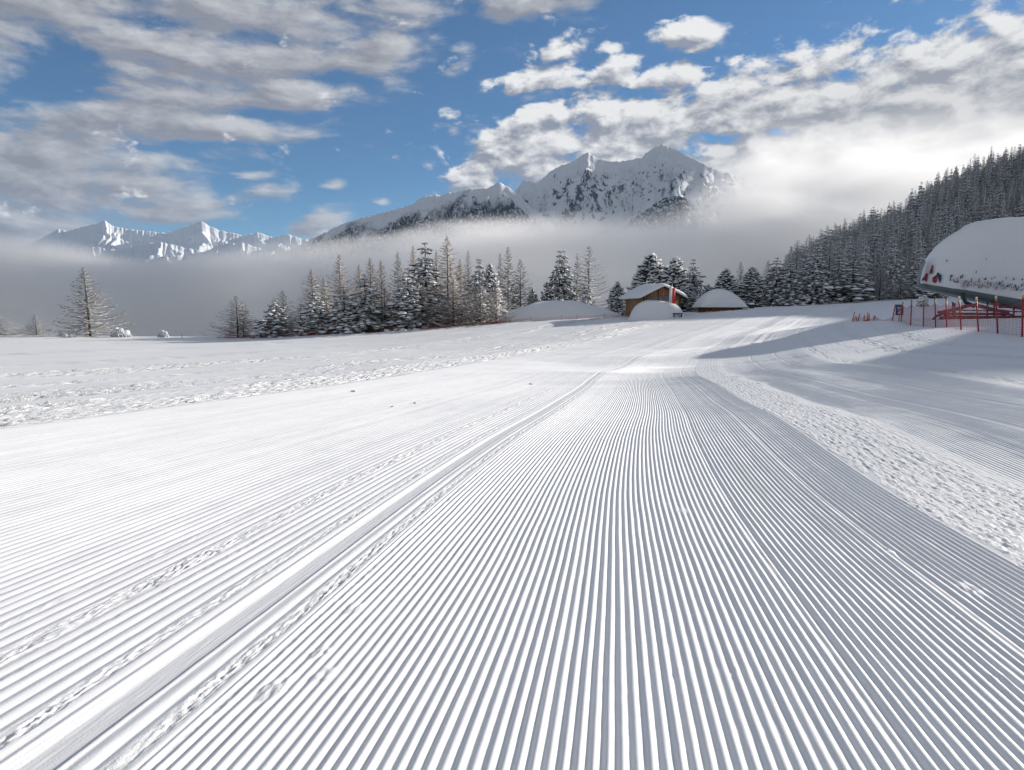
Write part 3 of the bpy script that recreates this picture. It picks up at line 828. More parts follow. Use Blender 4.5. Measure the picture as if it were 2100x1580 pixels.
NAMES = {'spruce': 'spruce_tree', 'slim': 'spruce_tree', 'dark': 'spruce_tree', 'pine': 'stone_pine', 'larch': 'larch_tree', 'larchd': 'larch_tree', 'larchs': 'larch_tree', 'larchg': 'larch_tree'}
CATS = {'spruce_tree': 'spruce', 'stone_pine': 'pine', 'larch_tree': 'larch'}

def tree(kind, v, px, top, base, width, Y, label, group=None, lean=0.0, sink=0.0):
    """px: photo column of the foot, top/base: photo rows, width: photo columns of the widest tier"""
    f = at(px, base, Y); x, y = f[0], f[1]
    zt = at(px, top, Y)[2]; zg = float(ground_z(x, y)) - .15
    if Y > 108 and px > 1500: zg = f[2]
    zg = min(zg, f[2])
    h = zt - zg
    nm = NAMES[kind]
    o = empty(nm, (x, y, zg), label, CATS[nm], group, random.Random(px * 7 + v).random() * 6.28)
    tr, cr = proto(kind, v)
    wref = {'spruce': 2.1, 'slim': 1.65, 'dark': 2.2, 'pine': 2.3, 'larch': 2.3, 'larchd': 2.4, 'larchs': 2.9, 'larchg': 2.5}[kind] * 2 * .62
    sx = width / F * Y / wref
    o.scale = (sx, sx, h / 10)
    if lean: o.rotation_euler = (0, lean, 0)
    for n_, me in (('trunk', tr), ('crown', cr)): link(n_, me, o)
    return o

TG = 'trees along the edge of the piste'
T = [
 # kind, variant, foot px, top, base, width, Y, label, lean
 ('larchd', 0, -4, 640, 687, 84, 101, 'bare larch cut off by the frame edge at the far end of the snow ridge'),
 ('larchd', 1, 75, 644, 689, 44, 101, 'small dark bare larch standing between the cut off larch and the tall lone larch'),
 ('larchd', 2, 186, 546, 691, 96, 100, 'tall lone bare larch leaning slightly, standing by itself on the snow ridge against the fog', -.045),
 ('larchd', 1, 262, 672, 692, 20, 100, 'tiny bare larch sapling beside the snow capped bush near the lone larch'),
 ('larchd', 3, 488, 606, 694, 82, 99, 'dark bare larch with a broad crown at the open end of the dense tree group'),
 ('larchd', 0, 500, 618, 694, 56, 101, 'thin dark larch half hidden behind the broad larch at the end of the tree group'),
 ('slim', 0, 566, 607, 692, 50, 97, 'snow laden slender spruce leaning a little beside the white marker pole', .03),
 ('larchd', 2, 583, 594, 691, 74, 103, 'dark bare larch behind the leaning slender spruce'),
 ('larch', 0, 643, 551, 690, 84, 103, 'bare larch with a thin pointed tip behind the second snowy spruce of the group'),
 ('slim', 1, 648, 588, 687, 46, 97, 'narrow snowy spruce in front of the thin tipped larch'),
 ('larchs', 0, 618, 622, 690, 76, 99, 'low spreading larch with snow lined boughs next to the narrow snowy spruce'),
 ('larch', 1, 700, 520, 686, 82, 104, 'golden brown larch with a dense cone shaped crown rising over the slim spruces'),
 ('slim', 2, 707, 577, 686, 44, 97, 'slim snowy spruce standing in front of the golden brown cone shaped larch'),
 ('spruce', 0, 750, 558, 685, 78, 97, 'broad spruce with thick snow on drooping boughs, third from the open end of the group'),
 ('larch', 2, 740, 540, 684, 66, 106, 'brown larch behind the shoulder of the broad drooping spruce'),
 ('larch', 3, 762, 526, 684, 66, 104, 'larch with a spiky open top directly behind the broad drooping spruce'),
 ('larch', 0, 784, 533, 683, 64, 105, 'greyish larch to the side of the spiky topped larch'),
 ('larchs', 1, 790, 588, 683, 90, 98, 'low larch with long snow covered boughs beside the broad drooping spruce'),
 ('larchd', 1, 818, 515, 680, 56, 106, 'dark stemmed larch with one long side bough, left of the tallest snowy spruce'),
 ('slim', 0, 838, 544, 679, 56, 97, 'snowy spruce with a narrow pointed top between two spreading larches'),
 ('larch', 1, 850, 502, 678, 64, 107, 'tall brown larch just behind the tallest snowy spruce'),
 ('spruce', 1, 874, 489, 676, 84, 101, 'tallest snow covered spruce in the group, its dark tip above the fog line'),
 ('larchs', 2, 868, 585, 677, 92, 98, 'tangled low larch with snowy boughs at the foot of the tallest spruce'),
 ('larch', 2, 897, 511, 676, 56, 106, 'slender brown larch between the tallest spruce and the tallest larch'),
 ('larch', 3, 919, 481, 674, 92, 102, 'tallest larch in the group with a straight trunk and a reddish tip'),
 ('larchs', 3, 930, 565, 672, 112, 98, 'wide larch full of frosted twigs in front of the tallest larch'),
 ('larch', 0, 945, 530, 672, 62, 105, 'brown larch filling the gap beside the tallest larch'),
 ('larchd', 0, 961, 512, 670, 40, 106, 'thin larch whose bare tip stands free against the pale fog'),
 ('spruce', 2, 983, 523, 670, 60, 103, 'snowy spruce with a rounded top behind the frosted larches near the fence corner'),
 ('larchs', 0, 985, 575, 668, 96, 98, 'frosted spreading larch below the rounded snowy spruce'),
 ('pine', 0, 1005, 541, 668, 40, 104, 'dark tufted pine behind the last frosted larches of the group'),
 ('larchs', 1, 1018, 580, 664, 66, 97, 'last frosted larch of the group standing by the end of the orange net'),
 ('larchs', 2, 672, 618, 688, 84, 99.5, 'low frosted larch between the thin tipped larch and the golden brown larch'),
 ('larchs', 3, 722, 612, 686, 78, 99.5, 'low frosted larch tucked under the golden brown larch beside the broad drooping spruce'),
 ('larchs', 0, 826, 600, 680, 84, 100, 'frosted larch filling the gap between the narrow topped spruce and its neighbours'),
 ('larch', 1, 668, 566, 688, 60, 106, 'brown larch half hidden between the thin tipped and the golden brown larches'),
 ('larchd', 3, 1026, 518, 664, 44, 110, 'thin straight larch in the clump of three beyond the snow mound'),
 ('larchd', 2, 1042, 504, 663, 66, 110, 'tallest larch of the clump of three beyond the snow mound'),
 ('larchd', 0, 1067, 530, 650, 74, 110, 'dense dark larch closing the clump of three beyond the snow mound'),
 ('pine', 1, 1092, 590, 640, 28, 112, 'small dark pine at the foot of the clump of three larches'),
 ('pine', 2, 1121, 578, 632, 36, 111, 'small snowy pine behind the snow mound beside the twin topped pine'),
 ('dark', 0, 1147, 507, 625, 56, 112, 'twin topped dark conifer behind the snow mound'),
 ('dark', 1, 1157, 506, 624, 48, 113, 'second top of dark conifer close behind the twin topped one'),
 ('larchd', 1, 1183, 518, 622, 50, 115, 'greyish larch between the twin topped conifer and the bushy spruce'),
 ('larchg', 0, 1207, 503, 622, 92, 113, 'large bushy grey larch with down swept snowy boughs behind the mound'),
 ('slim', 1, 1201, 557, 622, 24, 110, 'slim white young spruce in front of the large bushy grey larch'),
 ('pine', 3, 1266, 577, 628, 32, 108, 'small snowy pine just beside the wooden hut wall'),
 ('pine', 0, 1333, 521, 632, 76, 109, 'big rounded stone pine loaded with snow behind the hut roof'),
 ('larchd', 2, 1300, 560, 630, 52, 111, 'dark larch boughs showing past the side of the rounded stone pine by the hut'),
 ('pine', 1, 1381, 527, 640, 62, 108, 'stone pine with several tops behind the red panel of the hut'),
 ('dark', 2, 1419, 528, 640, 54, 108, 'dark pointed spruce between the hut and the domed shelter'),
 ('pine', 3, 1400, 590, 642, 50, 104, 'low snowy pine beside the hut wall under the dark pointed spruce'),
 ('pine', 2, 1452, 582, 637, 28, 110, 'short pine peeping over the snow dome of the shelter'),
 ('pine', 0, 1487, 551, 634, 46, 110, 'dark stone pine behind the top of the domed shelter'),
 ('larchd', 0, 1516, 536, 632, 40, 111, 'bare larch with level boughs against the sky behind the domed shelter'),
 ('pine', 1, 1541, 547, 630, 46, 108, 'stone pine beside the domed shelter in front of the first tall spruces'),
 ('larchd', 1, 1572, 532, 629, 44, 113, 'grey larch tip behind the first spruces of the forest edge'),
 ('spruce', 3, 1590, 524, 629, 60, 110, 'first tall snowy spruce of the forest edge beside the shelter'),
 ('spruce', 0, 1618, 530, 628, 58, 107, 'snow plastered spruce in front of the larch with the airy top'),
 ('larchg', 1, 1630, 491, 627, 60, 113, 'grey larch with an airy white top at the forest edge'),
 ('spruce', 1, 1672, 494, 624, 58, 107, 'tallest white spruce at the forest edge'),
 ('larchg', 2, 1697, 500, 622, 74, 108, 'larch with long level snow lined boughs between two white spruces'),
 ('spruce', 2, 1718, 508, 622, 44, 111, 'white tipped spruce behind the larch with level boughs'),
 ('slim', 2, 1746, 522, 621, 56, 106, 'white spruce closing the row of snowy trees before the grey larches'),
 ('larchg', 3, 1803, 548, 619, 62, 107, 'grey larch with curved snowy boughs above the bundle of poles'),
 ('larchg', 0, 1846, 562, 617, 58, 107, 'grey larch with curved snowy boughs behind the direction sign'),
 ('spruce', 3, 1874, 538, 616, 46, 108, 'dark snowy spruce beside the nose of the lift station'),
 ('spruce', 1, 1915, 560, 616, 40, 107, 'dark spruce half hidden behind the lift station canopy'),
]
for a in T:
    tree(*a[:8], group=None, lean=a[8] if len(a) > 8 else 0.0)

# small snow covered bushes on the ridge
def bush(px, top, base, width, Y, seed, label):
    f = at(px, base, Y); w = width / F * Y; h = (base - top) / F * Y
    r = random.Random(seed); z = min(f[2], float(ground_z(f[0], f[1])))
    h = f[2] + h - z
    o = empty('snowy_bush', (f[0], f[1], z), label, 'bush')
    mb = MB(); m2 = MB()
    lobes = [(r.uniform(-.34, .34) * w, r.uniform(-.2, .2) * w, r.uniform(.55, .95) * h) for _ in range(3)]
    for lx, ly, lh in lobes:
        for i in range(60):
            t = r.random(); a = r.random() * 6.28; rad = .26 * w * (1 - t) ** .6 + .03
            mb.tuft((lx + math.cos(a) * rad, ly + math.sin(a) * rad, lh * (.05 + .9 * t)), (math.cos(a), math.sin(a), .2 - .6 * (1 - t)), .22 * h + .06, .12 * h + .04, .10 * h + .05)
        th = np.linspace(0, math.pi, 7); ph = np.linspace(0, 2 * math.pi, 11)
        TH, PH = np.meshgrid(th, ph)
        rr = 1 + .15 * np.sin(3 * PH + lx * 9) * np.sin(TH)
        for cz, s in ((lh * .90, .15 * w), (lh * .66, .19 * w), (lh * .42, .2 * w)):
            ox, oy = r.uniform(-.06, .06) * w, r.uniform(-.06, .06) * w
            m2.grid(np.stack([lx + ox + s * rr * np.sin(TH) * np.cos(PH), ly + oy + s * rr * np.sin(TH) * np.sin(PH), cz + s * .62 * np.cos(TH)], -1))
    mb.build('foliage', M_SPRUCE, o); m2.build('snow_cap', M_SNOW, o, True)
bush(129, 680, 690, 18, 100, 1, 'low snow capped bush beside the tall lone larch')
bush(245, 670, 692, 34, 99, 2, 'snow capped bush with two humps between the lone larch and the tiny sapling')
bush(337, 671, 694, 24, 98.5, 3, 'snow capped bush standing alone on the ridge beside the orange stake')
bush(1891, 602, 621, 24, 84, 4, 'rounded snow heaped bush under the nose of the lift station')

# ------------------------------------------------------------------ forest on the hill
def pick_hill(nwant, seed):
    r = np.random.default_rng(seed); out = []
    az0, az1 = math.atan(.395), math.atan(.80)
    while len(out) < nwant:
        az = r.uniform(az0, az1); t = r.uniform(.07, 1.04) ** .9
        out.append((az, t))
    a = np.array(out); x, y, z = hill_point(a[:, 0], a[:, 1])
    return x, y, z, a[:, 1]
hx, hy, hz, ht = pick_hill(4200, 5)
# thin by distance so crowns do not pile up
keep = []; cell = {}
for i in np.argsort(np.hypot(hx, hy)):
    kx_, ky_ = int(hx[i] // 3), int(hy[i] // 3); ok = True
    for dx in (-1, 0, 1):
        for dy in (-1, 0, 1):
            for j in cell.get((kx_ + dx, ky_ + dy), ()):
                if (hx[i] - hx[j]) ** 2 + (hy[i] - hy[j]) ** 2 < 2.0 ** 2: ok = False
    px_ = 1050 + F * hx[i] / hy[i] ; py_ = 640 - F * (hz[i] - CAM_H) / hy[i]
    if 1832 < px_ < 1872 and 462 < py_ < 500: ok = False        # snowy clearing
    if ok: cell.setdefault((kx_, ky_), []).append(i); keep.append(i)
print('hill trees', len(keep))
HV = []
def with_trunk(mb):
    mb.tube([(0, 0, -.4), (0, 0, 9.8)], [.16, .03], 5); return mb
for v in range(4): HV.append(('spruce_tree', 'hill_spruce', with_trunk(spruce_crown(2000 + v, 10, 1.75, 12, 6, 2, 1.1, .8)).mesh('hill_spruce', M_HILL)))
for v in range(3): HV.append(('larch_tree', 'hill_larch', with_trunk(larch_crown(2100 + v, 10, 1.9, 56, 12, 2.0, .05, .7, .055)).mesh('hill_larch', M_HILLL)))
for me in [h[2] for h in HV]: pass
rr = random.Random(11)
bulk = []
n_single = 0
for n_, i in enumerate(keep):
    v = rr.choice((0, 1, 2, 3, 0, 1, 4, 5, 6, 4, 5, 6)); h = rr.choice((.62, .8, .95, 1.0, 1.12, 1.25)) * rr.uniform(.9, 1.1) * TREE_H * .92 * (1.0 if ht[i] < .8 else .9)
    wd = rr.uniform(.9, 1.25); rz = rr.random() * 6.28
    nm, _, me = HV[v]
    if n_single < 290:
        o = link(nm, me, label='frosted grey spruce of the dense forest on the hillside' if v < 4 else 'frosted grey larch of the dense forest on the hillside',
                 category='spruce' if v < 4 else 'larch', group='spruces of the hillside forest' if v < 4 else 'larches of the hillside forest')
        o.location = (hx[i], hy[i], hz[i] - .2); o.rotation_euler = (0, 0, rz); o.scale = (wd * h / 10, wd * h / 10, h / 10)
        n_single += 1
    else: bulk.append((v, hx[i], hy[i], hz[i] - .2, h / 10, wd, rz))
BV, BT, BQ, BM, off = [], [], [], [], 0
src = []
for nm, _, me in HV:
    co_ = np.empty(len(me.vertices) * 3, np.float32); me.vertices.foreach_get('co', co_)
    nl = np.array([p.loop_total for p in me.polygons]); li = np.empty(len(me.loops), np.int32); me.loops.foreach_get('vertex_index', li)
    ls = np.array([p.loop_start for p in me.polygons])
    tq = np.array([li[s:s + 4] for s in ls[nl == 4]]).reshape(-1, 4); tt = np.array([li[s:s + 3] for s in ls[nl == 3]]).reshape(-1, 3)
    src.append((co_.reshape(-1, 3), tq, tt))
mq, mt_ = [], []
for v, x, y, z, s, wd, rz in bulk:
    V, q_, t_ = src[v]
    c_, s_ = math.cos(rz), math.sin(rz)
    P = np.stack([(V[:, 0] * c_ - V[:, 1] * s_) * s * wd + x, (V[:, 0] * s_ + V[:, 1] * c_) * s * wd + y, V[:, 2] * s + z], -1)
    BV.append(P); BQ.append(q_ + off); BT.append(t_ + off); off += len(V)
    mq.append(np.full(len(q_), 0 if v < 4 else 1)); mt_.append(np.full(len(t_), 0 if v < 4 else 1))
fo = link('forest', mesh_np('forest', np.concatenate(BV), np.concatenate(BQ), np.concatenate(BT), False, [M_HILL, M_HILLL], np.concatenate([np.concatenate(mq), np.concatenate(mt_)])), kind='stuff')
fo['label'] = 'dense frosted conifer forest covering the upper hillside'
# ------------------------------------------------------------------ built things
M_DKRED = simple('dark_red_paint', (.075, .012, .014), .45, 0, .2, 5)
M_RED = simple('red_pole_paint', (.33, .018, .026), .45, 0, .2, 9)
M_NET = simple('red_net_cord', (.34, .06, .085), .7, 0, .2, 9)
M_NETO = simple('orange_red_net_cord', (.40, .085, .055), .7, 0, .25, 9)
M_ORANGE = simple('orange_pole_paint', (.60, .18, .06), .5, 0, .25, 9)
M_YELLOW = simple('yellow_band', (.72, .36, .04), .5, 0, .1, 9)
M_WHITE = simple('white_paint', (.75, .75, .74), .5, 0, .05, 9)
M_GREY = simple('grey_green_metal', (.115, .145, .15), .45, .2, .25, 1.5)
M_DARK = simple('dark_metal', (.030, .040, .042), .5, .3, .3, 3)
M_PURPLE = simple('purple_sign_paint', (.075, .022, .10), .5, 0, .1, 9)
M_BLUE = simple('blue_sign_paint', (.030, .105, .22), .5, 0, .15, 9)
M_LRED = simple('red_lettering', (.42, .028, .055), .5, 0, .15, 9)
M_LBLUE = simple('dark_blue_lettering', (.020, .060, .115), .5, 0, .3, 9)
M_SEAT = simple('red_brown_seat_pad', (.24, .16, .155), .7, 0, .25, 4)
M_PANEL = simple('grey_panel', (.26, .28, .30), .5, 0, .15, 2)
M_BANNER = simple('red_banner', (.62, .035, .040), .5, 0, .08, 2)

def wood_mat():
    m, nt, p = new_mat('weathered_brown_planks')
    tc = N(nt, 'ShaderNodeTexCoord')
    sx = N(nt, 'ShaderNodeSeparateXYZ'); nt.links.new(tc.outputs['Object'], sx.inputs[0])
    s = math_node(nt, 'ADD', sx.outputs[0], sx.outputs[1])
    fr = math_node(nt, 'FRACT', math_node(nt, 'MULTIPLY', s, 3.6))
    gap = math_node(nt, 'LESS_THAN', fr, .10)
    mp = N(nt, 'ShaderNodeMapping'); mp.inputs['Scale'].default_value = (3.6, 3.6, .35); nt.links.new(tc.outputs['Object'], mp.inputs[0])
    n = noise_node(nt, mp.outputs[0], 1.6, 5, .65)
    c = mix_col(nt, maprange(nt, n, .3, .7), (.19, .085, .034), (.50, .27, .12))
    nt.links.new(mix_col(nt, gap, c, (.03, .016, .010)), p.inputs['Base Color'])
    p.inputs['Roughness'].default_value = .8
    return m
M_WOOD = wood_mat()

def snow_slab(mb, xs, ys, zbase, thick):
    """closed block of snow over the grid xs, ys: bottom zbase(x,y), thickness thick(x,y)"""
    X, Yg = np.meshgrid(xs, ys)
    zb = zbase(X, Yg); zt = zb + np.maximum(thick(X, Yg), .01)
    top = np.stack([X, Yg, zt], -1); bot = np.stack([X, Yg, zb], -1)
    mb.grid(top); mb.grid(bot[:, ::-1])
    for e, f in ((top[0], bot[0]), (bot[-1], top[-1]), (bot[:, 0], top[:, 0]), (top[:, -1], bot[:, -1])):
        mb.grid(np.stack([f, e]))

# --- wooden hut
HY = 92.0
apex = at(1357, 588, HY); eave = at(1310, 611, HY)
hz0 = at(1340, 644, HY)[2]
hut = empty('wooden_hut', (apex[0] - .55, HY + 3.2, hz0), 'brown plank hut with a thick snow covered gable roof in front of the stone pines', 'hut', None, R(12))
HWD, HL = 5.4, 6.2
HE, HA = eave[2] - hz0 - .0, apex[2] - hz0
sl_ = (HA - HE) / 3.1
mb = MB()
we = HA - sl_ * HWD / 2
V = []
for y in (-HL / 2, HL / 2):
    V += [(-HWD / 2, y, -.8), (HWD / 2, y, -.8), (HWD / 2, y, we - .05), (0, y, HA - .05), (-HWD / 2, y, we - .05)]
mb.add(V, [[0, 5, 9, 4], [1, 2, 7, 6]], [[0, 4, 1], [4, 2, 1], [4, 3, 2], [5, 6, 9], [9, 6, 7], [9, 7, 8]])
mb.build('wall', M_WOOD, hut)
mb = MB(); xs = np.array([-3.35, 0, 3.35]); ys = np.array([-HL / 2 - .75, HL / 2 + .5])
roofz = lambda x, y: HA - sl_ * np.abs(x)
for a, b in ((-3.35, 0), (0, 3.35)):
    snow_slab(mb, np.array([a, b]), ys, lambda x, y: roofz(x, y) - .02, lambda x, y: x * 0 + .09)
roof = mb.build('roof', simple('dark_roof_boards', (.045, .04, .036), .8), hut)
mb = MB()
snow_slab(mb, np.linspace(-3.45, 3.45, 41), np.linspace(ys[0] - .05, ys[1] + .05, 25),
          lambda x, y: HA + .08 - sl_ * np.sqrt(x * x + .02),
          lambda x, y: (.62 + .05 * np.sin(x * 1.7 + y)) * np.clip(1 - (np.abs(x) / 3.5) ** 8, 0, 1) ** .5 * np.clip(1 - (np.abs(y + .12) / (HL / 2 + .76)) ** 10, 0, 1) ** .5 - .12 * np.exp(-(x / .5) ** 2))
mb.build('roof_snow', M_SNOW, hut, True)
mb = MB(); yf = -HL / 2 - .03
mb.add([(-2.35, yf, .75), (1.25, yf, .75), (1.25, yf, we + .12), (-1.7, yf, we - .12), (-2.2, yf, we - .45),
        (-2.35, yf - .05, .75), (1.25, yf - .05, .75), (1.25, yf - .05, we + .12), (-1.7, yf - .05, we - .12), (-2.2, yf - .05, we - .45)],
       [[5, 6, 7, 8], [8, 7, 2, 3], [6, 1, 2, 7], [9, 8, 3, 4]], [[5, 8, 9]])
mb.build('grey_panel', M_PANEL, hut)
mb = MB()
for x, zt in ((-.55, HA - .45), (-HWD / 2 + .06, we - .1), (HWD / 2 - .06, we - .1)): mb.box((x, yf - .03, zt / 2), (.11, .07, zt))
mb.build('corner_post', simple('dark_timber', (.06, .032, .018), .8), hut)

bp = at(1378, 622, 90.5)
ban = empty('banner', (bp[0], 90.5, bp[2] - .8), 'upright banner with a white half and a red half beside the wooden hut', 'banner')
mb = MB(); mb.box((-.20, 0, 1.95), (.36, .05, 2.1)); mb.build('white_panel', M_WHITE, ban)
mb = MB(); mb.box((.20, -.01, 1.75), (.38, .06, 2.05)); mb.build('red_panel', M_BANNER, ban)
mb = MB(); mb.tube([(.0, .08, -.6), (.0, .08, 3.3)], .04); mb.build('pole', M_WHITE, ban)

def dome(name, px0, px1, top, base, Y, depth, seed, power=1.6, skew=0.0, **props):
    a, b = at(px0, base, Y), at(px1, base, Y); zt = at((px0 + px1) / 2, top, Y)[2]
    w = b[0] - a[0]; cx_ = (a[0] + b[0]) / 2; zb = min(a[2], b[2]) - 1.6
    xs = np.linspace(-.56, .56, 61) * w; ys = np.linspace(-.56, .56, 37) * depth
    X, Yg = np.meshgrid(xs, ys)
    xx = X / (w / 2) ; xx = xx - skew * (1 - xx * xx)
    r2 = np.abs(xx) ** 2.2 + np.abs(Yg / (depth / 2)) ** 2.2
    hgt = (zt - zb) * np.clip(1 - np.clip(r2, 0, 1.3) ** (power), -.2, 1)
    hgt = hgt * (1 + .04 * fbm(X * .4, Yg * .4, 3, seed))
    edge_z = zb + (a[2] + b[2]) / 2 - zb
    Z = zb + np.maximum(hgt, -.2)
    o = link(name, mesh_np(name, np.stack([X + cx_, Yg + Y + depth * .25, Z], -1).reshape(-1, 3), grid_faces(*X.shape), None, True, [M_SNOW]))
    for k_, v_ in props.items(): o[k_] = v_
    return o
dome('snow_mound', 985, 1345, 616, 655, 100, 12, 5, .9, -.10, kind='structure')
dome('snow_heap', 1286, 1418, 617, 650, 90, 4.6, 6, 1.9, -.05, label='rounded heap of fresh snow in front of the wooden hut', category='snow heap')
f = at(1390, 643, 89.5)
be = empty('wooden_bench', (f[0], 89.5, f[2] - .55), 'dark bench end sticking out of the snow heap beside the hut', 'bench')
mb = MB(); mb.box((0, 0, .55), (1.3, .5, .09)); mb.build('seat', M_DARK, be)
for sx_ in (-.5, .5):
    mb = MB(); mb.box((sx_, 0, .1), (.09, .42, .8)); mb.build('leg', M_DARK, be)
mb = MB(); snow_slab(mb, np.linspace(-.66, .66, 13), np.linspace(-.26, .26, 9), lambda x, y: .60 + x * 0, lambda x, y: .22 * np.clip(1 - (np.abs(x) / .7) ** 4, 0, 1) * np.clip(1 - (np.abs(y) / .3) ** 4, 0, 1)); mb.build('snow_cap', M_SNOW, be, True)

# --- domed shelter
SY = 96.0
a, b = at(1437, 632, SY), at(1534, 630, SY); zb = at(1490, 640, SY)[2]
sh = empty('wooden_shelter', ((a[0] + b[0]) / 2, SY + 2.4, zb), 'low wooden shelter under a tall dome of snow', 'shelter')
sw = b[0] - a[0]; ez = a[2] - zb; tz_ = at(1482, 595, SY)[2] - zb
mb = MB(); mb.box((.12, 0, ez / 2 - .3), (sw * .78, 4.2, ez + .6)); mb.build('wall', M_WOOD, sh)
mb = MB(); mb.box((0, 0, ez + .03), (sw * .97, 5.4, .12)); mb.build('roof', simple('dark_eave_boards', (.05, .035, .025), .8), sh)
mb = MB()
def sdome(x, y):
    xx = (x - (-.25)) / (sw * .5); xx = np.where(xx > 0, xx / 1.07, xx / .94)
    r2 = np.clip(np.abs(xx), 0, 1) ** 2.0
    return (tz_ - ez - .1) * np.clip(1 - r2, 0, 1) ** .85 * np.clip(1 - (np.abs(y) / 2.9) ** 3, 0, 1) ** .6 + .22 * np.clip(1 - (np.abs(x) / (sw * .51)) ** 10, 0, 1) * np.clip(1 - (np.abs(y) / 2.85) ** 10, 0, 1)
snow_slab(mb, np.linspace(-sw * .505, sw * .505, 41), np.linspace(-2.8, 2.8, 33), lambda x, y: ez + .092 + x * 0, sdome)
mb.build('roof_snow', M_SNOW, sh, True)
for sx_ in (-.3, .3):
    mb = MB(); mb.box((sx_ * sw + .12, -2.15, ez / 2 - .2), (.12, .12, ez + .4)); mb.build('post', simple('shelter_post', (.05, .03, .02), .8), sh)
f = at(1541, 634, 98)
pb = empty('letter_box', (f[0], 98, f[2] - .5), 'small dark box with a square snow cap beside the domed shelter', 'box')
mb = MB(); mb.box((0, 0, .75), (.62, .5, .75)); mb.build('body', M_DARK, pb)
mb = MB(); snow_slab(mb, np.linspace(-.36, .36, 9), np.linspace(-.3, .3, 9), lambda x, y: 1.125 + x * 0, lambda x, y: .26 * np.clip(1 - (np.abs(x) / .38) ** 6, 0, 1) * np.clip(1 - (np.abs(y) / .32) ** 6, 0, 1)); mb.build('snow_cap', M_SNOW, pb, True)
mb = MB(); mb.box((0, 0, .0), (.14, .14, .8)); mb.build('post', M_DARK, pb)

# --- lift station with its snow cover; its long axis runs obliquely, coming nearer to the right
LA = R(25); ND = np.array([math.cos(LA), -math.sin(LA)]); LAT = np.array([math.sin(LA), math.cos(LA)])
LN = np.array([at(1886, 600, 62.5)[0], 62.5])
top_px = [(1886, 570), (1890, 556), (1897, 536), (1906, 521), (1917, 507), (1935, 490), (1955, 477), (1970, 468), (1976, 462), (1986, 458), (2000, 454), (2050, 447), (2100, 444), (2200, 440), (2290, 446), (2340, 476), (2375, 530), (2385, 560)]
bot_px = [(1880, 581), (1980, 596), (2041, 606.5), (2100, 616), (2200, 630), (2385, 632)]
rim_px = [(1880, 589), (1914, 595), (1969, 607), (2034, 621), (2100, 633), (2200, 646), (2385, 648)]
st_px = np.concatenate([np.array([1886, 1887.5, 1890, 1893, 1897, 1901, 1906, 1911, 1917, 1925, 1935, 1945, 1955, 1963, 1970, 1973, 1976, 1981, 1986, 1993]), np.arange(2000, 2290, 12), np.array([2300, 2320, 2340, 2355, 2367, 2375, 2381, 2385])])
bw = np.interp(st_px, [1886, 1890, 1900, 1920, 1950, 2000, 2270, 2340, 2375, 2385], [.45, .8, 1.3, 1.8, 2.2, 2.5, 2.5, 2.2, 1.6, .9])
def interp_px(tab, p): return np.interp(p, [t[0] for t in tab], [t[1] for t in tab])
def axis_s(px, off=0.0):
    """distance along the axis (shifted sideways by off) of the point seen in photo column px"""
    k_ = (px - 1050) / F / ray(px, 560)[1]
    b0 = LN + LAT * off
    return (k_ * b0[1] - b0[0]) / (ND[0] - k_ * ND[1])
sa_ = np.array([axis_s(p, -w * .55) for p, w in zip(st_px, bw)])
def Y_of(s_, y_): return LN[1] + ND[1] * s_ + LAT[1] * y_
ztp = np.array([at(p, interp_px(top_px, p), Y_of(s_, -w * .2))[2] for p, w, s_ in zip(st_px, bw, sa_)])
zbt = np.array([at(p, interp_px(bot_px, p), Y_of(s_, -w))[2] for p, w, s_ in zip(st_px, bw, sa_)])
zrm = np.array([at(p, interp_px(rim_px, p), Y_of(s_, -w))[2] for p, w, s_ in zip(st_px, bw, sa_)])
th = np.linspace(0, math.pi, 33)
def shell_pt(i, t, off=0.0):
    c, s_ = np.cos(t), np.sin(t)
    return -np.sign(c) * np.abs(c) ** .62 * (bw[i] + off), zbt[i] + (ztp[i] - zbt[i] + off) * np.abs(s_) ** .80
oz = float(ground_z(LN[0] + 6, LN[1]))
lift = empty('lift_station', (LN[0], LN[1], oz), 'chairlift station with a snow plastered rounded canopy and a grey rim', 'lift station', None, -LA)
def to_local(p): d = np.array(p[:2]) - LN; return np.array([d @ ND, d @ LAT, p[2] - oz])
P = np.zeros((len(st_px), len(th), 3))
for i in range(len(st_px)):
    yy_, zz_ = shell_pt(i, th)
    P[i] = np.stack([np.full_like(th, sa_[i]), yy_, zz_ - oz], -1)
bumpy = fbm(P[..., 0] * .7, P[..., 2] * .9, 4, 71)
P[..., 1] += -np.cos(th)[None] * .05 * bumpy; P[..., 2] += .04 * bumpy * np.sin(th)[None]
mb = MB(); mb.grid(P); mb.build('snow_cover', M_SNOW, lift, True)
Q_ = np.zeros((len(st_px), 6, 3))
for i in range(len(st_px)):
    w = bw[i]
    Q_[i] = [(sa_[i], -w - .03, zbt[i] - oz + .02), (sa_[i], -w - .05, zbt[i] - oz - .05), (sa_[i], -w + .0, zrm[i] - oz + .05), (sa_[i], -w + .25, zrm[i] - oz), (sa_[i], w - .25, zrm[i] - oz), (sa_[i], w + .03, zbt[i] - oz + .02)]
mb = MB(); mb.grid(Q_); i0 = Q_[0]
mb.add(i0, [[0, 1, 2, 3], [0, 3, 4, 5]])
mb.build('rim', M_GREY, lift, False)
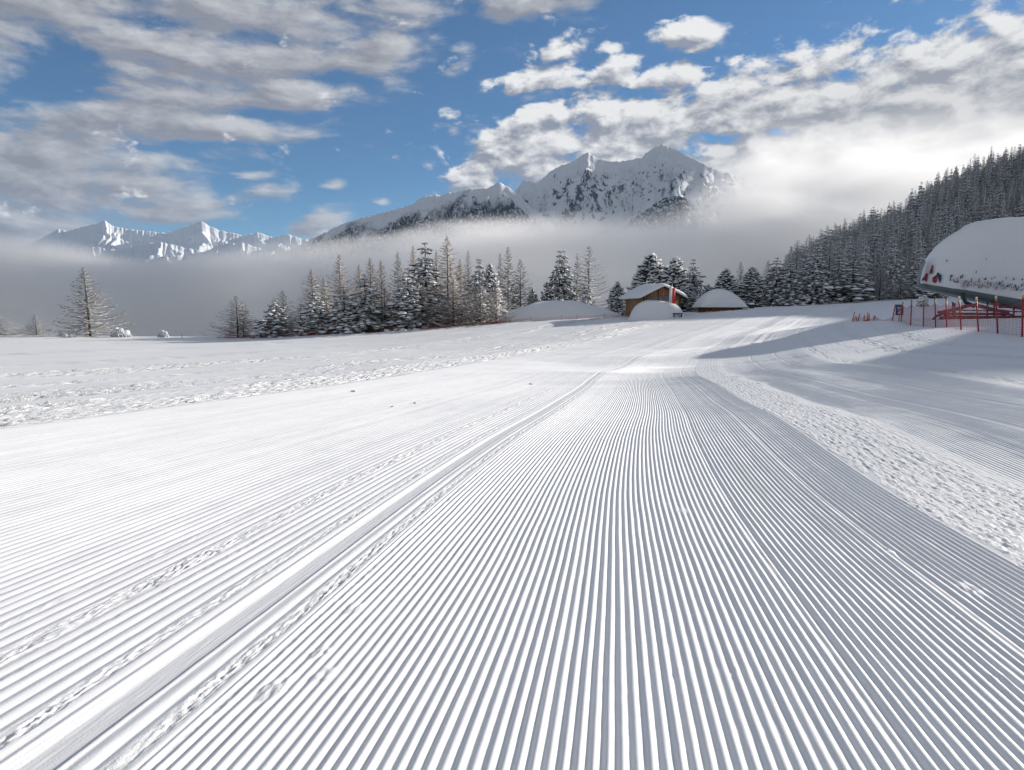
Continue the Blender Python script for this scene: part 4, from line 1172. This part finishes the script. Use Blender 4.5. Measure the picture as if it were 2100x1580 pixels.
# bare grey strip along the nose
mb = MB()
A = np.array([to_local(at(x, y, Y_of(-.1, -1.75))) for x, y in ((1880, 589), (1880.5, 571), (1885.5, 554), (1894.5, 534), (1899, 537), (1891.5, 556), (1888, 571), (1887, 590))])
B = A + np.array([.05, .6, 0])
mb.add(np.vstack([A, B]), [[0, 7, 6, 1], [1, 6, 5, 2], [2, 5, 4, 3], [8, 9, 14, 15], [9, 10, 13, 14], [10, 11, 12, 13]] + [[i, (i + 1) % 8, (i + 1) % 8 + 8, i + 8] for i in range(8)])
mb.build('nose_panel', simple('pale_grey_metal', (.30, .32, .33), .45, .1, .15, 1.5), lift)
for s_ in (9.5, 15.0):
    mb = MB(); mb.tube([(s_, 0, -1.0), (s_, 0, float(np.interp(s_, sa_, zbt)) - oz)], .45, 14); mb.build('column', M_GREY, lift)
mb = MB(); mb.box((11.0, 0, float(np.interp(11, sa_, zrm)) - oz - .35), (9.5, 1.3, .5)); mb.build('drive_beam', M_DARK, lift)
# seams of the canopy segments that show as faint creases are left to the snow; marks and lettering still show through it
def on_shell(px, py):
    lo_, hi_ = 0.0, math.pi / 2
    s_ = axis_s(px, -1.2)
    for _ in range(34):
        t = (lo_ + hi_) / 2
        fi = float(np.interp(s_, sa_, np.arange(len(sa_)))); i0 = int(min(fi, len(sa_) - 2)); g = fi - i0
        y0, z0 = shell_pt(i0, np.array(t)); y1, z1 = shell_pt(i0 + 1, np.array(t))
        y_ = float(y0 * (1 - g) + y1 * g); z_ = float(z0 * (1 - g) + z1 * g)
        s_ = axis_s(px, y_)
        if z_ < at(px, py, Y_of(s_, y_))[2]: lo_ = t
        else: hi_ = t
    return to_local(at(px, py, Y_of(s_, y_) - .14))
def marks(name, polys, mat):
    mb = MB()
    for poly in polys:
        A = np.array([on_shell(1870 + x / 9.13, 520 + y / 9.13) for x, y in poly]); B = A + np.array([0, .08, 0])
        n_ = len(A)
        mb.add(np.vstack([A, B]), [[i, i + n_, (i + 1) % n_ + n_, (i + 1) % n_] for i in range(n_)], [[0, i, i + 1] for i in range(1, n_ - 1)])
    mb.build(name, mat, lift)
marks('red_mark', [[(235, 430), (265, 370), (300, 385), (285, 520), (245, 520)], [(375, 215), (400, 225), (385, 310), (345, 370), (318, 390)], [(385, 460), (430, 470), (470, 400), (465, 525), (425, 560), (385, 520)]], M_LRED)
marks('blue_mark', [[(180, 515), (205, 460), (245, 430), (225, 500)], [(360, 375), (385, 300), (395, 345), (375, 385)], [(470, 360), (500, 365), (510, 420), (535, 400), (555, 410), (550, 470), (525, 560), (500, 480), (470, 420)]], M_LBLUE)
rl = random.Random(4)
bits, rbits = [], []
for x, y, w_, h_ in [(715, 400, 18, 120), (735, 400, 30, 40), (775, 470, 14, 55), (845, 455, 14, 60), (905, 420, 30, 50), (935, 395, 26, 60), (1110, 460, 14, 60), (1255, 460, 14, 80), (1350, 470, 60, 24), (1370, 455, 30, 22), (1490, 455, 20, 30), (1545, 430, 14, 30), (1635, 520, 14, 50), (1700, 500, 12, 40), (1765, 440, 14, 40), (1790, 590, 20, 40), (1900, 460, 26, 40), (2060, 470, 30, 34), (1960, 670, 24, 24), (1420, 630, 24, 24), (1590, 620, 14, 40), (640, 120, 30, 34), (1380, 100, 30, 14), (1200, 320, 12, 50)]:
    k_ = .45 * w_; bits.append([(x, y + h_), (x + k_ * .6, y), (x + k_ * .6 + w_ * .6, y), (x + w_ * .6, y + h_)])
for _ in range(170):
    x = rl.uniform(900, 2090); y = 475 + 60 * rl.random() + (x - 900) * .06 + 100 * rl.random() ** 1.3; w_ = rl.uniform(2, 6); h_ = rl.uniform(8, 36)
    (bits if rl.random() < .8 else rbits).append([(x, y + h_), (x + w_ * .8, y), (x + w_ * 1.6, y), (x + w_ * .8, y + h_)])
for x in (790, 810, 830, 850, 868): rbits.append([(x, 545), (x + 3, 515), (x + 11, 515), (x + 8, 545)])
marks('lettering', bits, M_LBLUE); marks('red_lettering', rbits, M_LRED)

# --- chair parked under the canopy
CY = 56.5
cz = float(ground_z(30, CY)); cxm = at(2000, 650, CY)[0]
ch = empty('lift_chair', (cxm, CY, cz), 'wide dark red chairlift chair parked under the snowy canopy behind the net', 'chair')
def cp(px, py, dy=0.0): p = at(px, py, CY); return (p[0] - cxm, dy, p[2] - cz)
def tubes(name, lists, r, mat, parent, sides=6):
    mb = MB()
    for L in lists: mb.tube(L, r, sides)
    return mb.build(name, mat, parent)
tubes('hanger_arm', [[cp(1975, 600), cp(1976, 612), cp(1980, 620), cp(1990, 625), cp(1998, 629)]], .16, M_DARK, ch)
mb = MB()
for Lp in (((1925, 642), (1960, 634.5), (1985, 627), (1998, 626)), ((1998, 626), (2014, 629), (2042, 637), (2068, 641))):
    A = np.array([cp(x, y - 3.2) for x, y in Lp]); B = np.array([cp(x, y + (3.5 if 1950 < x < 2050 else 1.6)) for x, y in Lp])
    for dy in (-.14, .14):
        pass
    n_ = len(A); f0, f1 = np.array([0, -.14, 0]), np.array([0, .14, 0])
    mb.grid(np.stack([A + f0, B + f0])); mb.grid(np.stack([A + f1, B + f1])[::-1]); mb.grid(np.stack([A + f1, A + f0])); mb.grid(np.stack([B + f0, B + f1]))
mb.build('yoke', M_DKRED, ch)
mb = MB()
for px_ in (1941, 2059): c_ = cp(px_, 643, 0); mb.box(c_, (.26, .34, .5))
mb.build('clamp', M_DKRED, ch)
tubes('frame', [[cp(1912.5, 662), cp(1914, 655), cp(1920, 648.5), cp(1932, 645), cp(1942, 643.8), cp(2066, 644.4), cp(2077, 647), cp(2084, 652), cp(2086, 660), cp(2086, 669)]], .10, M_DKRED, ch)
tubes('safety_bar', [[cp(1921, 662, -.3), cp(1922, 655, -.3), cp(1928, 650, -.3), cp(1938, 648.6, -.3), cp(2068, 650, -.3), cp(2076, 654, -.3), cp(2078, 662, -.3), cp(2078, 670, -.3)],
                     [cp(1924, 656, -.3), cp(2072, 657, -.3)], [cp(1936, 652.5, -.3), cp(2066, 653, -.3)]], .055, M_DKRED, ch)
for k_ in range(8):
    x0, x1 = 1928 + k_ * 18.1, 1928 + k_ * 18.1 + 16.4
    mb = MB(); a_, b_ = cp(x0, 664, .1), cp(x1, 649, .1)
    mb.box(((a_[0] + b_[0]) / 2, .1, (a_[2] + b_[2]) / 2), (b_[0] - a_[0], .10, b_[2] - a_[2])); mb.build('backrest', M_SEAT, ch)
mb = MB(); a_, b_ = cp(1926, 666), cp(2074, 664); mb.box(((a_[0] + b_[0]) / 2, -.25, (a_[2] + b_[2]) / 2), (b_[0] - a_[0], .5, .10)); mb.build('seat', M_SEAT, ch)
# steel frame behind the chair
SYF = 58.0; fz = float(ground_z(36, SYF)); fx = at(2050, 650, SYF)[0]
fr_ = empty('steel_frame', (fx, SYF, fz), 'dark red steel frame with upright posts behind the parked chair', 'frame')
def fp(px, py): p = at(px, py, SYF); return (p[0] - fx, 0, p[2] - fz)
for px_, t_ in ((1954, 620), (1958, 622), (2025, 620), (2039, 616), (2079, 622), (2098, 630)):
    mb = MB(); mb.tube([fp(px_, 668), fp(px_, t_)], .07); mb.build('post', M_DKRED, fr_)
mb = MB(); a_, b_ = fp(2050, 632), fp(2120, 624); mb.box(((a_[0] + b_[0]) / 2, 0, (a_[2] + b_[2]) / 2), (b_[0] - a_[0], .3, b_[2] - a_[2])); mb.build('beam', M_DKRED, fr_)
tubes('rail', [[fp(1952, 636), fp(2098, 640)]], .05, M_DKRED, fr_)

# --- net fence round the station
posts = [((1836, 626), (1828, 665), 56), ((1851.5, 621), (1847.5, 665), 54.5), ((1869.5, 617), (1867.5, 668), 52), ((1894.5, 618), (1893.7, 668), 50), ((1917.5, 614), (1919, 671), 47), ((1940.5, 612.5), (1941.5, 674), 44.3), ((1966.5, 609), (1971.5, 677), 41), ((2002, 611), (2007, 680), 39), ((2042.5, 608.5), (2046.5, 682), 37), ((2098, 603), (2097, 684), 34), ((2175, 596), (2178, 690), 31)]
nf = empty('net_fence', at(1990, 678, 40), 'red safety net fence on red poles in front of the lift station', 'fence')
NO = np.array(nf.location)
tops, bots = [], []
for (tx, ty), (bx_, by_), Y in posts:
    t_, b_ = at(tx, ty, Y), at(bx_, by_, Y)
    gz_ = float(ground_z(b_[0], Y))
    d_ = t_ - b_
    b_[2] = min(b_[2], gz_) - .1
    tops.append(t_); bots.append(b_)
    mb = MB(); mb.tube([b_ - NO, b_ * .45 + t_ * .55 - NO, t_ - NO], .042, 8); po = mb.build('pole', M_RED, nf)
    mb = MB(); c0 = b_ * .10 + t_ * .90; c1 = b_ * .035 + t_ * .965; mb.tube([c0 - NO, c1 - NO], .052, 8); mb.build('yellow_band', M_YELLOW, po)
    mb = MB(); mb.tube([c1 - NO, t_ + (t_ - b_) * .02 - NO], [.055, .035], 8); mb.build('cap', M_WHITE if tx in (1966.5, 2002, 2042.5, 2098) else M_DKRED, po)
mb = MB()
for i in range(len(posts) - 1):
    ta, tb = bots[i] * .14 + tops[i] * .86, bots[i + 1] * .14 + tops[i + 1] * .86
    ba, bb = bots[i] * .95 + tops[i] * .05, bots[i + 1] * .95 + tops[i + 1] * .05
    n_ = 15; ss = np.linspace(0, 1, 9)
    sag = .16 + .05 * ((i * 7) % 3)
    def P_(s, v):
        a_ = ta * (1 - v) + ba * v; b_ = tb * (1 - v) + bb * v
        p = a_ * (1 - s) + b_ * s
        return p - np.array([0, 0, sag * 4 * s * (1 - s) * (1 - .75 * v)]) - NO
    for j in range(n_ + 1):
        v = j / n_
        mb.tube([P_(s, v) for s in ss], .012 if j in (0, n_) else .008, 3, False)
    m_ = max(4, int(np.linalg.norm(tb - ta) / .16))
    for j in range(1, m_):
        mb.tube([P_(j / m_, v) for v in np.linspace(0, 1, 4)], .006, 3, False)
mb.build('net', M_NET, nf)
# --- direction sign
f = at(1843.5, 662, 55); sg = empty('direction_sign', (f[0], 55, f[2] - .1), 'purple direction sign with a white arrow and a blue header behind the first fence poles', 'sign')
def sp(px, py): p = at(px, py, 55); return np.array([p[0] - f[0], 0, p[2] - f[2] + .1])
mb = MB(); a_, b_ = sp(1836.5, 646.5), sp(1853, 630); mb.box((a_ + b_) / 2, (b_[0] - a_[0], .04, b_[2] - a_[2])); mb.build('panel', M_PURPLE, sg)
mb = MB(); a_, b_ = sp(1836, 631.5), sp(1850, 624.8); mb.box((a_ + b_) / 2 + np.array([0, -.01, 0]), (b_[0] - a_[0], .05, b_[2] - a_[2])); mb.build('header', M_BLUE, sg)
mb = MB()
a_, b_ = sp(1839, 632.6), sp(1849, 630.8); mb.box((a_ + b_) / 2 + np.array([0, -.04, 0]), (b_[0] - a_[0], .012, b_[2] - a_[2]))
for y_ in (634.0, 636.2): a_, b_ = sp(1840, y_ + .8), sp(1848, y_); mb.box((a_ + b_) / 2 + np.array([0, -.028, 0]), (b_[0] - a_[0], .012, b_[2] - a_[2]))
mb.build('white_lettering', M_WHITE, sg)
mb = MB()
def bar(p, q, w_):
    p, q = sp(*p), sp(*q); d_ = q - p; L_ = np.linalg.norm(d_); an = math.atan2(d_[2], d_[0])
    M_ = np.array([[math.cos(an), 0, -math.sin(an)], [0, 1, 0], [math.sin(an), 0, math.cos(an)]])
    mb.box((p + q) / 2 + np.array([0, -.03, 0]), (L_, .012, w_), M_)
bar((1843.6, 644.5), (1843.6, 638.5), .07); bar((1843.8, 638.8), (1848, 639.2), .07); bar((1843.6, 638.8), (1846.8, 644.5), .07); bar((1843.4, 639.4), (1840.6, 643), .06)
mb.build('white_arrow', M_WHITE, sg)
mb = MB(); mb.tube([sp(1843.5, 664), sp(1844, 646)], .035, 8); mb.build('post', M_RED, sg)

# --- rolled up net with a bundle of poles
f = at(1775, 663, 57); ro = empty('rolled_net', (f[0], 57, f[2]), 'slumped orange net with a bundle of leaning poles at the end of the net fence', 'net')
def rp(px, py, dy=0.0): p = at(px, py, 57 + dy); return np.array([p[0] - f[0], dy, p[2] - f[2]])
for (b0, t0_, dy) in (((1748, 660), (1752.5, 640), 0), ((1757, 658), (1755, 648.5), .4), ((1759, 660), (1763.5, 643.5), .1), ((1771.5, 662), (1773, 646), .3), ((1776, 662), (1777, 654), 0), ((1780.5, 662), (1779, 641), .2), ((1782, 661), (1783, 643), .5), ((1791, 662), (1794, 646.5), .1)):
    mb = MB(); mb.tube([rp(*b0, dy) - np.array([0, 0, .15]), rp(*t0_, dy)], .045, 7); mb.build('pole', M_ORANGE, ro)
mb = MB(); knots = [(1748, 655), (1755, 650), (1763, 652), (1772, 650), (1780, 648), (1785, 655), (1794, 648), (1800, 654), (1810, 657), (1818, 656), (1829, 651)]
base_ = [(1748, 661), (1755, 662), (1763, 662), (1772, 663), (1780, 663), (1785, 663), (1794, 662), (1800, 663), (1810, 664), (1818, 664), (1829, 664)]
for v in np.linspace(0, 1, 6):
    mb.tube([rp(k_[0] * (1 - v) + b_[0] * v, k_[1] * (1 - v) + b_[1] * v, .15 * math.sin(i * 2.1)) for i, (k_, b_) in enumerate(zip(knots, base_))], .012, 3, False)
for i in range(40):
    s_ = i / 39 * 10; j = min(9, int(s_)); g_ = s_ - j
    k_ = np.array(knots[j]) * (1 - g_) + np.array(knots[j + 1]) * g_; b_ = np.array(base_[j]) * (1 - g_) + np.array(base_[j + 1]) * g_
    mb.tube([rp(*k_), rp(*b_)], .009, 3, False)
mb.tube([rp(1770, 662.5, -.2), rp(1776, 661.5, -.2), rp(1783, 662.5, -.2)], [.1, .2, .12], 7)
mb.build('net', M_NETO, ro)

# --- low net along the trees
ef = empty('edge_net', at(760, 682, 95), 'low orange red net fence along the foot of the tree group and the snow mound', 'fence')
EO = np.array(ef.location)
edge_px = [(462, 693.5, 96.5), (560, 692.5, 95.6), (625, 689.5, 95.4), (671, 687, 95.3), (740, 683, 95.3), (800, 680, 95.3), (860, 676.5, 95.3), (903, 674, 95.3), (950, 670, 95.3), (983, 668, 95.3), (1010, 666, 95.3), (1022, 665, 95.3), (1046, 663, 95.3), (1087, 660, 95.3), (1153, 657, 95.3), (1183, 655.5, 95.4), (1240, 653, 95.4), (1288, 650.5, 95.4)]
tp, bt = [], []
for i, (px_, py_, Y) in enumerate(edge_px):
    p = at(px_, py_, Y); z_ = min(p[2], float(ground_z(p[0], Y)))
    hN = .62 if px_ < 1030 else .55
    tp.append(np.array([p[0], Y, p[2] + hN]) - EO); bt.append(np.array([p[0], Y, z_ - .1]) - EO)
    ln_ = rl.uniform(-.08, .08)
    if i not in (1,):
        mb = MB(); mb.tube([bt[-1], tp[-1] + np.array([ln_, 0, .18])], .03, 6); mb.build('pole', M_ORANGE if i % 3 else M_RED, ef)
mb = MB()
for i in range(len(tp) - 1):
    n_ = 7; L_ = np.linalg.norm(tp[i + 1] - tp[i]); ss = np.linspace(0, 1, 5)
    fine = 1.0 if edge_px[i][0] < 1020 else .55
    def P2(s, v): return (tp[i] * (1 - v) + bt[i] * v) * (1 - s) + (tp[i + 1] * (1 - v) + bt[i + 1] * v) * s - np.array([0, 0, .12 * 4 * s * (1 - s) * (1 - v)])
    for j in range(n_): mb.tube([P2(s, j / n_) for s in ss], .014 * fine, 3, False)
    m_ = max(3, int(L_ / .16))
    for j in range(1, m_): mb.tube([P2(j / m_, 0), P2(j / m_, 1)], .011 * fine, 3, False)
mb.build('net', M_NETO, ef)

# --- single stakes
def stake(px, top, base, Y, mats, label):
    p, t_ = at(px, base, Y), at(px, top, Y); o = empty('marker_stake', (p[0], Y, p[2] - .4), label, 'stake')
    h_ = t_[2] - p[2] + .4
    mb = MB(); mb.tube([(0, 0, 0), (.02, 0, h_ * .72)], .05, 7); mb.build('pole', mats[0], o)
    mb = MB(); mb.tube([(.02, 0, h_ * .72), (.03, 0, h_)], .052, 7); mb.build('tip', mats[1], o)
stake(373, 685, 695, 97, (M_ORANGE, M_YELLOW), 'short orange stake on the empty stretch of the snow ridge')
stake(142, 686, 690, 98, (M_RED, M_RED), 'tiny red stake beside the tall lone larch')
stake(552, 682, 693.5, 95, (M_WHITE, M_ORANGE), 'white stake with an orange tip in front of the leaning slender spruce')

# --- crumbs of snow lying on the groomed ribs
def lump(px, py, r0, seed, label, mat=M_SNOW):
    d = np.array(ray(px, py)); k_ = 1.0
    for _ in range(60):
        p = np.array([0, 0, CAM_H]) + d * k_; k_ += (p[2] - float(ground_z(p[0], p[1]))) / -min(d[2], -.03) * .5
    p = np.array([0, 0, CAM_H]) + d * k_
    mb = MB(); r_ = random.Random(seed)
    for _ in range(4):
        c = np.array([r_.uniform(-1, 1), r_.uniform(-1, 1), r_.uniform(0, .25)]) * r0 * .8
        th_, ph_ = np.meshgrid(np.linspace(0, math.pi, 7), np.linspace(0, 2 * math.pi, 10))
        s_ = r0 * r_.uniform(.35, .75); rr_ = s_ * (1 + .3 * np.sin(ph_ * 2 + seed) * np.sin(th_ * 3))
        mb.grid(np.stack([c[0] + rr_ * np.sin(th_) * np.cos(ph_), c[1] + rr_ * np.sin(th_) * np.sin(ph_), c[2] + rr_ * .7 * np.cos(th_)], -1))
    o = mb.build('snow_lump', mat, None, True, label=label, category='snow lump')
    o.location = p + np.array([0, 0, r0 * .2])
lump(1090, 789, .07, 4, 'greyish snow lump beside the far bend of the ski track')
lump(726, 804, .07, 6, 'tiny dark lump on the pale lane just below the rough tracks')
lump(806, 835, .05, 7, 'first of two tiny lumps side by side on the pale lane')
lump(851, 828, .05, 8, 'second of two tiny lumps side by side on the pale lane')

# --- unseen cloud lumps sunward, added to shade the big mountain and left fog
def shade_cloud_bank():
    mb = MB(); r_ = random.Random(9)
    mid = np.array([200.0, 6400.0, 950.0]); S_ = np.array(sd)
    e1 = np.array([-math.cos(SUN_AZ), math.sin(SUN_AZ), 0]); e2 = np.cross(S_, e1)
    c0 = mid + S_ * 15500
    for a_, b_, ra, rb in ((-1500, 480, 620, 300), (-420, 640, 560, 260), (-300, 20, 460, 200), (620, 60, 420, 210), (1000, -260, 380, 200), (-1250, -200, 460, 190), (-3450, 170, 170, 220), (-4020, 170, 190, 240)):
        th_, ph_ = np.meshgrid(np.linspace(0, math.pi, 17), np.linspace(0, 2 * math.pi, 29))
        rr_ = 1 + .16 * np.sin(ph_ * 3 + a_) * np.sin(th_ * 2) + .10 * np.sin(ph_ * 7 + b_) * np.sin(th_ * 5)
        P_ = c0 + a_ * e1 + b_ * e2 + (rr_ * np.sin(th_) * np.cos(ph_) * ra)[..., None] * e1 + (rr_ * np.sin(th_) * np.sin(ph_) * rb)[..., None] * e2 + (rr_ * np.cos(th_) * 260)[..., None] * S_
        mb.grid(P_)
    o = mb.build('shade_clouds', simple('shade_cloud_white', (.85, .85, .86), 1.0, 0, .03, .001), None, True); o['kind'] = 'stuff'
    v = np.vstack(mb.v); print('cloud z', v[:, 2].min(), 'q', (v[:, 0] / v[:, 1]).min())
shade_cloud_bank()
